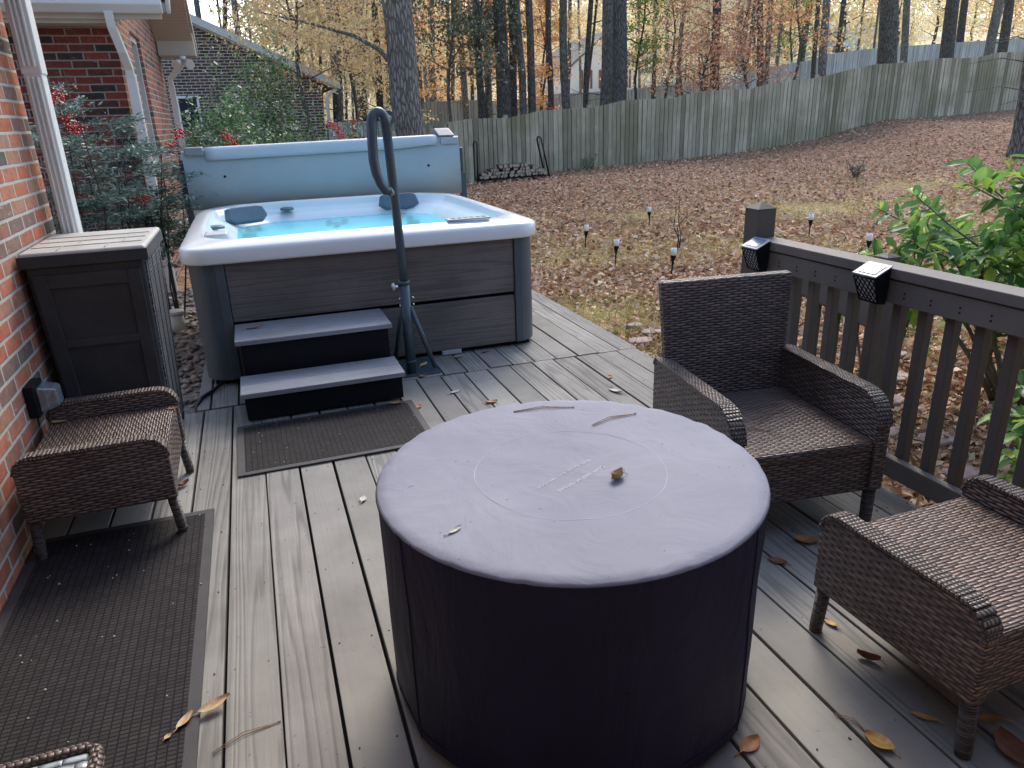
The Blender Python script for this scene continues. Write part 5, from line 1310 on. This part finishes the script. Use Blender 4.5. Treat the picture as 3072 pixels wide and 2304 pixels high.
# far hillside trees: five prototypes, copied
protos = []
FAR = []
rr = random.Random(5)
for i in range(64):
    y_ = 40 + 58 * (i / 64) ** 1.15 + rr.uniform(-2, 2); ang = R(-6 + 60 * ((i * .618034) % 1)); x_ = y_ * math.tan(ang)
    if -6 < x_ < 3.5 and y_ < 45: y_ += 8
    if .34 < x_ / y_ < .60 and y_ < 66: continue
    if x_ / y_ < .035: continue
    FAR.append((x_, y_))
FAR.sort(key=lambda q: q[0] / q[1])
kinds = [('leaf_cream', 'pale yellow'), ('leaf_yellow', 'golden yellow'), ('leaf_tan', 'tan leaved'), ('leaf_orange', 'orange'), ('leaf_lgreen', 'yellow green')]
for k, (mt, nm) in enumerate(kinds):
    protos.append(None)
for i, (x_, y_) in enumerate(FAR):
    k = rr.choice([0, 0, 1, 1, 2, 2, 3, 4])
    lab = '%s tree far up the slope, %s from the left of the background trees' % (kinds[k][1], nth(i + 1))
    if protos[k] is None:
        t = limb_tree('hillside_tree', lab, 'tree', (x_, y_, gz(x_, y_) - .1), M[kinds[k][0]], 8.0, 3.2, 3000, .24, 'trees on the far slope', trunk_r=.10, low=.12, seed=40 + k, layers=False, ratio=.6)
        protos[k] = t
    else:
        t = protos[k].copy(); COL.objects.link(t); t.location = (x_, y_, gz(x_, y_) - .1)
        for ch in protos[k].children:
            c = ch.copy(); COL.objects.link(c); c.parent = t
        t.rotation_euler.z = rr.uniform(0, 6.28); s = rr.uniform(.75, 1.35); t.scale = (s, s, s * rr.uniform(.9, 1.15))
        t['label'] = lab
# distant wood that reads as one mass
n = 26000; g_ = np.random.default_rng(9)
y_ = 100 + 35 * g_.random(n); x_ = y_ * np.tan(np.radians(-14 + 72 * g_.random(n)))
cl = np.sin(x_ * .35) * .5 + np.sin(x_ * .13 + 2) * .6
zt = np.interp(x_ / y_, [-.3, .04, .07, .15, .3, 1.6], [1, 1, 7, 9.5, 11, 14]) + 1.8 * cl
p = np.stack([x_, y_, ground_z(x_, y_) + zt * g_.random(n) ** .8], 1); L_ = .7 + .5 * g_.random(n)
v, f = leaf_arrays(p, g_.normal(size=(n, 3)), g_.normal(size=(n, 3)), L_, L_ * .6)
tag(np_mesh('far_woods', v, f, M['leaf_cream']), 'distant yellow woods behind the houses', 'woods', kind='stuff')

# far houses
def far_house(name, label, x0, x1, y, z0, eave, ridge, mat, wins, extra=None):
    t = thing(name, label, 'house', ((x0 + x1) / 2, y + 4, z0))
    b = MB(); b.prism([(x0, z0 - 3), (x1, z0 - 3), (x1, eave), ((x0 + x1) / 2, ridge), (x0, eave)], 'Y', y, y + 8); b.build('wall', mat, t, uv=True)
    b = MB(); xm = (x0 + x1) / 2
    for xa, s in ((x0 - .3, 1), (x1 + .3, -1)):
        b.hexa([(xa, y - .3, eave - .12), (xm, y - .3, ridge + .06), (xm, y + 8.3, ridge + .06), (xa, y + 8.3, eave - .12)], [(xa, y - .3, eave + .06), (xm, y - .3, ridge + .24), (xm, y + 8.3, ridge + .24), (xa, y + 8.3, eave + .06)])
    b.build('roof', M['roofing'], t)
    for (wx, wz, ww, wh) in wins:
        w = MB().box(wx, y - .04, wz, wx + ww, y - .01, wz + wh).build('window', M['glass'], t)
        MB().box(wx - .08, y - .06, wz - .08, wx, y - .012, wz + wh + .08).box(wx + ww, y - .06, wz - .08, wx + ww + .08, y - .012, wz + wh + .08).box(wx, y - .06, wz + wh, wx + ww, y - .012, wz + wh + .08).build('frame', M['white'], w)
        MB().box(wx - .28, y - .05, wz - .05, wx - .10, y - .012, wz + wh + .05).build('shutter', M['shingle_red'], t)
        MB().box(wx + ww + .10, y - .05, wz - .05, wx + ww + .28, y - .012, wz + wh + .05).build('shutter', M['shingle_red'], t)
    return t
far_house('white_house', 'white sided house with red shutters seen between the trunks', 25.6, 31.6, 58, 2.4, 5.1, 7.4, M['siding'], [(26.7, 3.5, .45, 1.3), (28.3, 3.5, .45, 1.3), (30.2, 3.5, .45, 1.3)])
far_house('brick_white_house', 'red brick and white house right of the double trunk', 33.5, 40.2, 59, 2.6, 5.0, 7.2, M['siding'], [(34.3, 3.7, .9, 1.2), (37.2, 3.7, .9, 1.2)])
far_house('blue_roof_house', 'low pale blue house behind the grey fence on the right', 46, 56, 54, 4.6, 6.7, 8.0, simple('pale_blue_siding', (.50, .62, .68), .5, .06), [(48, 5.2, 1.0, .9)])
far_house('small_white_house', 'small white house far left between the trunks', 14.2, 18.2, 60, 2.9, 4.6, 6.0, M['siding'], [(15.2, 3.4, .7, .9)])

# ------------------------------------------------------------------ shrubs
def stem_shrub(name, label, cat, base, nst, height, spread, mat, nleaf, L, W, bark='stem', seed=0, group=None, low=.35, detailed=True, droop=.15, whorl=True, stem_r=.012, box=None):
    r_ = random.Random(seed); g_ = np.random.default_rng(seed)
    t = thing(name, label, cat, base, group); b = MB(); tips = []
    for s in range(nst):
        a = 2 * math.pi * s / nst + r_.uniform(-.5, .5); R_ = spread * math.sqrt(r_.random()); h = height * r_.uniform(.62, 1.0)
        p0 = Vector((math.cos(a) * R_ * .22, math.sin(a) * R_ * .22, 0)); p3 = Vector((math.cos(a) * R_, math.sin(a) * R_, h))
        pts = [p0.lerp(p3, u) + Vector((r_.gauss(0, .03), r_.gauss(0, .03), 0)) * (0 < u) for u in (0, .25, .5, .75, 1)]
        b.tube(pts, [stem_r * k for k in (1.3, 1.1, .85, .6, .3)], 6)
        tips.append((pts[-1], (pts[-1] - pts[-2]).normalized()))
        for j in range(6):
            u = r_.uniform(low, .97); i0 = min(int(u * 4), 3); p = pts[i0].lerp(pts[i0 + 1], u * 4 - i0)
            aa = r_.uniform(0, 6.28); l = spread * r_.uniform(.2, .5); q = p + Vector((math.cos(aa) * l, math.sin(aa) * l, l * r_.uniform(.2, .9)))
            b.tube([p, p.lerp(q, .5) + Vector((0, 0, -.01)), q], [stem_r * .5, stem_r * .35, stem_r * .2], 5); tips.append((q, (q - p).normalized()))
    b.build('stem', M[bark], t, local=True)
    P = []; A = []; UP = []; per = max(1, nleaf // len(tips))
    for q, d in tips:
        for j in range(per):
            back = r_.random() ** 1.3 * .22 * (L / .1); aa = r_.uniform(0, 6.28)
            o1 = d.orthogonal().normalized(); o2 = d.cross(o1); side = o1 * math.cos(aa) + o2 * math.sin(aa)
            P.append(q - d * back); A.append(side * r_.uniform(.7, 1.2) + d * r_.uniform(.2, .9) + Vector((0, 0, r_.uniform(-.1, .25)))); UP.append(Vector((r_.gauss(0, .3), r_.gauss(0, .3), 1)))
    if not detailed:
        P = [p_ + Vector((r_.gauss(0, .15 * spread), r_.gauss(0, .15 * spread), r_.gauss(0, .07 * height))) for p_ in P]
    n_ = len(P); ls = L * (.40 + .8 * g_.random(n_))
    v, f = leaf_arrays(np.array([list(p) for p in P]), np.array([list(p) for p in A]), np.array([list(p) for p in UP]), ls, ls * W, fold=.18, detailed=detailed, droop=droop)
    np_mesh('foliage', v, f, mat, t)
    return t
# big leafed shrub beyond the railing
stem_shrub('leafy_shrub', 'large glossy green shrub with big oval leaves beyond the railing at the right', 'shrub', (4.25, 2.85, gz(4.25, 2.85)), 22, 1.28, .80, M['leaf_shrub'], 2800, .125, .45, seed=4, low=.42, stem_r=.014)
stem_shrub('leafy_shrub', 'smaller green shoot of big leaves just above the rail beside the second lantern', 'shrub', (3.55, 3.30, gz(3.55, 3.30)), 7, 1.10, .36, M['leaf_shrub'], 200, .14, .44, seed=9, low=.6, stem_r=.010)
stem_shrub('leafy_shrub', 'low sprawling green shrub seen through the balusters behind the armchair arm', 'shrub', (2.95, 1.75, gz(2.95, 1.75)), 9, .80, .45, M['leaf_shrub'], 420, .125, .46, seed=13, low=.2, stem_r=.010)
stem_shrub('leafy_shrub', 'bare stemmed shrub with sparse leaves at the right end of the balusters', 'shrub', (3.15, 1.25, gz(3.15, 1.25)), 12, 1.15, .48, M['leaf_shrub'], 520, .125, .46, seed=21, low=.3, stem_r=.013)
# holly and other greenery behind the tub
stem_shrub('holly_bush', 'tall glossy holly against the brown brick wall', 'bush', (.35, 15.5, -.2), 12, 2.9, .85, M['leaf_holly'], 5200, .10, .5, seed=31, low=.15, detailed=False)
stem_shrub('holly_bush', 'dense dark holly left of the tall one, beside the house corner', 'bush', (-.35, 13.8, -.2), 14, 2.15, .75, M['leaf_holly'], 5200, .095, .5, seed=32, low=.1, detailed=False)
stem_shrub('holly_bush', 'low rounded holly hedge behind the middle of the spa cover', 'bush', (.45, 12.4, -.2), 16, 1.6, .9, M['leaf_holly'], 5600, .085, .5, seed=33, low=.1, detailed=False)
stem_shrub('twiggy_bush', 'twiggy grey green bush right of the hollies with orange red berries', 'bush', (1.35, 12.2, -.2), 16, 1.72, .7, M['leaf_holly'], 2600, .10, .3, bark='twig', seed=34, low=.1, detailed=False)
# nandinas with feathery foliage and red berries
def nandina(label, base, nst, height, spread, nleaf, berries, seed, L=.042):
    r_ = random.Random(seed); g_ = np.random.default_rng(seed)
    t = thing('nandina_bush', label, 'bush', base, 'nandinas with red berries'); b = MB(); sprays = []
    for s in range(nst):
        a = 2 * math.pi * s / nst + r_.uniform(-.6, .6); R_ = spread * math.sqrt(r_.random()); h = height * r_.uniform(.55, 1.0)
        p0 = Vector((math.cos(a) * R_ * .35, math.sin(a) * R_ * .35, 0)); p3 = Vector((math.cos(a) * R_, math.sin(a) * R_, h))
        pts = [p0.lerp(p3, u) + Vector((r_.gauss(0, .02), r_.gauss(0, .02), 0)) for u in (0, .3, .6, 1)]
        b.tube(pts, [.009, .008, .006, .003], 5)
        for j in range(7):
            u = r_.uniform(.45, 1.0); i0 = min(int(u * 3), 2); p = pts[i0].lerp(pts[i0 + 1], u * 3 - i0)
            aa = r_.uniform(0, 6.28); l = r_.uniform(.16, .40); q = p + Vector((math.cos(aa) * l, math.sin(aa) * l, r_.uniform(-.02, .12)))
            b.tube([p, q], [.003, .0015], 4); sprays.append((p, q))
    b.build('stem', M['twig'], t, local=True)
    k = g_.integers(0, len(sprays), nleaf); u = .25 + .75 * g_.random(nleaf)
    P0 = np.array([list(s[0]) for s in sprays])[k]; P1 = np.array([list(s[1]) for s in sprays])[k]
    p = P0 + (P1 - P0) * u[:, None] + g_.normal(size=(nleaf, 3)) * np.array([.05, .05, .016])
    a = (P1 - P0) + g_.normal(size=(nleaf, 3)) * .16; a[:, 2] *= .5
    up = g_.normal(size=(nleaf, 3)) * .4; up[:, 2] += 1
    ls = L * (.6 + .8 * g_.random(nleaf)); v, f = leaf_arrays(p, a, up, ls, ls * .30)
    np_mesh('foliage', v, f, M['leaf_nandina'], t)
    for (bx_, by_, bz_) in berries:
        m_ = MB()
        for j in range(38):
            c = Vector((bx_ - base[0] + r_.gauss(0, .028), by_ - base[1] + r_.gauss(0, .028), bz_ - base[2] + r_.gauss(0, .026)))
            s = r_.uniform(.008, .0115)
            m_.add([c + Vector(q) * s for q in ((1, 0, 0), (-1, 0, 0), (0, 1, 0), (0, -1, 0), (0, 0, 1), (0, 0, -1))], [(0, 2, 4), (2, 1, 4), (1, 3, 4), (3, 0, 4), (2, 0, 5), (1, 2, 5), (3, 1, 5), (0, 3, 5)], 0, True)
        m_.build('berry_cluster', M['berry'], t, local=True)
    return t
nandina('feathery nandina with bright red berries in front of the deep red brick wall', (-1.12, 6.1, -.15), 9, 2.12, .36, 9000, [(-1.17, 6.15, 1.68), (-1.12, 6.1, 1.56), (-1.10, 6.12, 1.47)], 3)
nandina('spreading nandina beside the white downspout, left of the spa cover', (-.82, 6.85, -.15), 13, 1.75, .32, 13000, [(-.49, 7.0, 1.42), (-.56, 6.9, 1.30), (-.47, 7.0, 1.18), (-.80, 6.4, .95)], 8)
nandina('nandina with a red cluster peeking over the left part of the spa cover', (-.08, 8.6, -.15), 9, 1.6, .35, 5000, [(-.16, 8.5, 1.36), (-.10, 8.5, 1.30)], 15)
nandina('nandina with an orange red cluster over the middle of the spa cover', (1.05, 9.3, -.15), 7, 1.5, .28, 2500, [(1.06, 9.2, 1.40), (1.10, 9.2, 1.32), (1.0, 9.25, 1.44)], 19)
# weeds and saplings in the yard
stem_shrub('sapling', 'bare thin sapling standing in the leaves beside the square post', 'sapling', (5.0, 8.0, gz(5, 8)), 3, .85, .12, M['leaf_red'], 14, .05, .5, bark='twig', seed=51, stem_r=.006)
stem_shrub('weed_tuft', 'small green weed at the foot of the fence right of the firewood', 'weed', (9.2, 19.6, gz(9.2, 19.6)), 9, .42, .25, M['leaf_lgreen'], 160, .09, .4, seed=52, low=.1, detailed=False)
stem_shrub('weed_tuft', 'pale green weed in the middle of the leafy slope', 'weed', (12.5, 13.0, gz(12.5, 13.0)), 9, .40, .25, M['leaf_green'], 150, .09, .3, seed=53, low=.1, detailed=False)

# ------------------------------------------------------------------ fallen leaves and needles on the deck
def fallen(pos, L, W, rz, mat, label, curl=.35, name='fallen_leaf'):
    x_, y_, z_ = pos; n = 8; V = []; F = []
    for i in range(n + 1):
        u = i / n; w = W * (math.sin(math.pi * min(1, u * .93 + .03)) ** .8) * (1 - .15 * u); zc = curl * L * (u - .5) ** 2 * 1.2
        for j, s in enumerate((-1, -.5, 0, .5, 1)):
            V.append((L * (u - .5), s * w / 2, zc + curl * W * .9 * s * s + .0025))
    for i in range(n):
        for j in range(4): F.append((i * 5 + j, i * 5 + j + 1, i * 5 + j + 6, i * 5 + j + 5))
    b = MB(); b.add(V, F, 0, True); b.tube([(-L * .5, 0, curl * L * .3 + .003), (-L * .78, L * .04, .004)], .0012, 4)
    o = b.build(name, mat, local=True, fixn=False); o.location = (x_, y_, z_); o.rotation_euler = (random.uniform(-.12, .12), random.uniform(-.1, .1), rz)
    return tag(o, label, 'leaf', 'fallen leaves on the deck')
FL = [((.92, 3.72, 0), .075, .03, .4, 'fl_pale', 'pale narrow leaf on the boards right of the handrail foot'), ((1.06, 3.49, 0), .075, .04, .2, 'fl_orange', 'orange leaf on the boards just beyond the fire pit cover'),
      ((.68, 3.585, 0), .055, .035, 1.2, 'fl_orange', 'orange leaf at the right border of the small mat'), ((.575, 3.66, .012), .075, .034, 2.9, 'fl_orange', 'rusty leaf on the small mat against the lower step'),
      ((.81, 4.06, .0), .05, .032, .2, 'fl_orange', 'little orange leaf beside the handrail base plate'), ((1.745, 3.37, 0), .10, .045, 1.9, 'fl_pale', 'large grey crumpled leaf on the boards left of the armchair'),
      ((1.812, 3.58, 0), .045, .035, .8, 'fl_orange', 'small orange leaf near the grey crumpled leaf'), ((.25, 2.68, 0), .06, .03, 1.2, 'fl_pale', 'pale crumpled leaf in the board gap left of the fire pit'),
      ((-.455, 3.11, 0), .055, .03, .7, 'fl_orange', 'orange curled leaf on the boards under the dark stool'), ((-.285, 1.695, .012), .085, .034, .35, 'fl_tan', 'tan oval leaf across the runner mat border'),
      ((-.355, 1.665, .012), .06, .028, .95, 'fl_tan', 'tan leaf on the runner mat touching the oval leaf'), ((1.669, 1.76, 0), .085, .055, 2.8, 'fl_orange', 'broad orange leaf between the stool and the armchair'),
      ((1.497, 1.692, 0), .06, .035, 2.2, 'fl_rust', 'small rust leaf on the boards right of the fire pit cover'), ((1.228, .985, 0), .07, .055, 1.9, 'fl_gold', 'golden heart shaped leaf near the bottom edge'),
      ((1.50, .855, 0), .12, .07, 1.2, 'fl_rust', 'large rust brown leaf at the bottom right corner'), ((1.392, 1.006, 0), .06, .022, 2.3, 'fl_gold', 'narrow gold leaf under the brown stool'),
      ((1.533, .945, 0), .065, .024, 2.6, 'fl_gold', 'yellow brown leaf deep under the brown stool seat'), ((1.423, 1.218, 0), .06, .028, 2.2, 'fl_rust', 'curled rust leaf in the board gap below the stool arm'),
      ((1.434, 1.375, 0), .05, .026, 1.7, 'fl_gold', 'tiny gold leaf beside the far leg of the brown stool'), ((.94, 1.09, 0), .07, .04, .3, 'fl_orange', 'orange leaf tucked under the fire pit cover hem'),
      ((-.095, 4.24, .369), .085, .03, .2, 'fl_orange', 'long orange leaf on the upper hot tub step'), ((0.745, 1.422, surf(0.745, 1.422) - .001), .050, .034, 3.6, 'fl_tan', 'curled tan leaf on top of the fire pit cover'),
      ((0.310, 1.338, surf(0.310, 1.338)), .04, .014, .5, 'fl_pale', 'tiny pale leaf on the left of the fire pit cover top'), ((-.871, 3.187, .336), .06, .035, -.3, 'fl_tan', 'tan leaf on the dark stool seat next to the wall'),
      ((-.44, 3.16, .336), .06, .024, .1, 'fl_rust', 'brown leaf at the front edge of the dark stool seat'), ((-.393, 1.624, .012), .022, .016, .9, 'fl_tan', 'small tan scrap on the runner mat'),
      ((1.10, 4.33, 0), .07, .03, .2, 'fl_tan', 'tan leaf against the bottom edge of the tub panel'), ((1.30, 4.36, 0), .06, .03, .4, 'fl_orange', 'orange leaf near the right bottom corner of the tub'), ((.86, 4.24, .01), .08, .04, .8, 'fl_tan', 'tan leaf caught behind the handrail brace')]
for pos, L, W, rz, mt, lab in FL: fallen(pos, L, W, rz, M[mt], lab, .5 if 'curl' in lab else .18)
def needles(p, q, z, label, sag=.02):
    p = Vector((p[0], p[1], z + .003)); q = Vector((q[0], q[1], z + .003)); d = (q - p); s = Vector((-d.y, d.x, 0)).normalized()
    b = MB()
    for k in (0, 1):
        b.tube([p + s * (.006 * k), p.lerp(q, .5) + s * (sag * (.6 + .5 * k)) + Vector((0, 0, .002)), q], .0012, 5)
    b.tube([q, q + d.normalized() * .008], .002, 5)
    return tag(b.build('pine_needles', M['fl_needle'], fixn=True), label, 'pine needles', 'pine needle pairs on the deck furniture')
needles((0.651, 1.916), (0.826, 1.882), .604, 'pair of pine needles at the far rim of the fire pit cover')
needles((0.824, 1.726), (0.972, 1.758), .6045, 'pair of pine needles right of the ring seam on the fire pit cover')
needles((1.66, 2.077), (1.78, 2.097), .346, 'crossed pine needles at the back of the armchair seat')
needles((1.649, 2.035), (1.817, 2.116), .347, 'long pine needles slanting across the armchair seat')
needles((1.532, 2.026), (1.64, 1.97), .346, 'pine needles beside the left arm of the armchair')
needles((-.287, 1.536), (-.132, 1.584), 0, 'pine needles across the first board gap at the bottom left')
needles((1.193, 1.094), (1.225, 1.015), 0, 'pine needles leading to the golden heart shaped leaf')

# ------------------------------------------------------------------ light, sky, camera
SUN_EL, SUN_AZ = 42, 28      # azimuth measured from +Y towards +X
w = bpy.data.worlds.new('World'); scene.world = w; w.use_nodes = True
nt = w.node_tree; bg = nt.nodes['Background']
sky = nt.nodes.new('ShaderNodeTexSky'); sky.sky_type = 'NISHITA'; sky.sun_disc = False
sky.sun_elevation = R(SUN_EL); sky.sun_rotation = R(SUN_AZ); sky.dust_density = 2.2; sky.air_density = 1.0; sky.ozone_density = .8
nt.links.new(sky.outputs[0], bg.inputs[0]); bg.inputs[1].default_value = .15
L = bpy.data.lights.new('Sun', 'SUN'); L.energy = 1.05; L.angle = R(25); L.color = (1, .95, .87)
so = bpy.data.objects.new('Sun', L); COL.objects.link(so)
d = Vector((math.sin(R(SUN_AZ)) * math.cos(R(SUN_EL)), math.cos(R(SUN_AZ)) * math.cos(R(SUN_EL)), math.sin(R(SUN_EL))))
so.rotation_euler = d.to_track_quat('Z', 'Y').to_euler(); so.location = (5, 10, 20)

cam = bpy.data.cameras.new('Camera'); co = bpy.data.objects.new('Camera', cam); COL.objects.link(co); scene.camera = co
f_px = 1566.857; pitch_, roll_, yaw_ = .351536207, .0358239420, .326306520
cam.sensor_fit = 'HORIZONTAL'; cam.sensor_width = 36; cam.lens = 36 * f_px / 2212
cam.clip_start = .02; cam.clip_end = 600
cyw, syw = math.cos(yaw_), math.sin(yaw_)
f0 = Vector((syw, cyw, 0)); r0 = Vector((cyw, -syw, 0)); d0 = Vector((0, 0, -1))
fw = f0 * math.cos(pitch_) + d0 * math.sin(pitch_); dn = d0 * math.cos(pitch_) - f0 * math.sin(pitch_)
rt_ = r0 * math.cos(roll_) + dn * math.sin(roll_); dn2 = -r0 * math.sin(roll_) + dn * math.cos(roll_)
mtx = Matrix((( rt_.x, -dn2.x, -fw.x, 0), (rt_.y, -dn2.y, -fw.y, 0), (rt_.z, -dn2.z, -fw.z, 1.44), (0, 0, 0, 1)))
co.matrix_world = mtx
scene.render.engine = 'CYCLES'
scene.cycles.use_denoising = True
scene.cycles.max_bounces = 8; scene.cycles.transparent_max_bounces = 12
scene.view_settings.view_transform = 'Standard'; scene.view_settings.look = 'None'
scene.view_settings.exposure = 1.32; scene.view_settings.gamma = 1.0
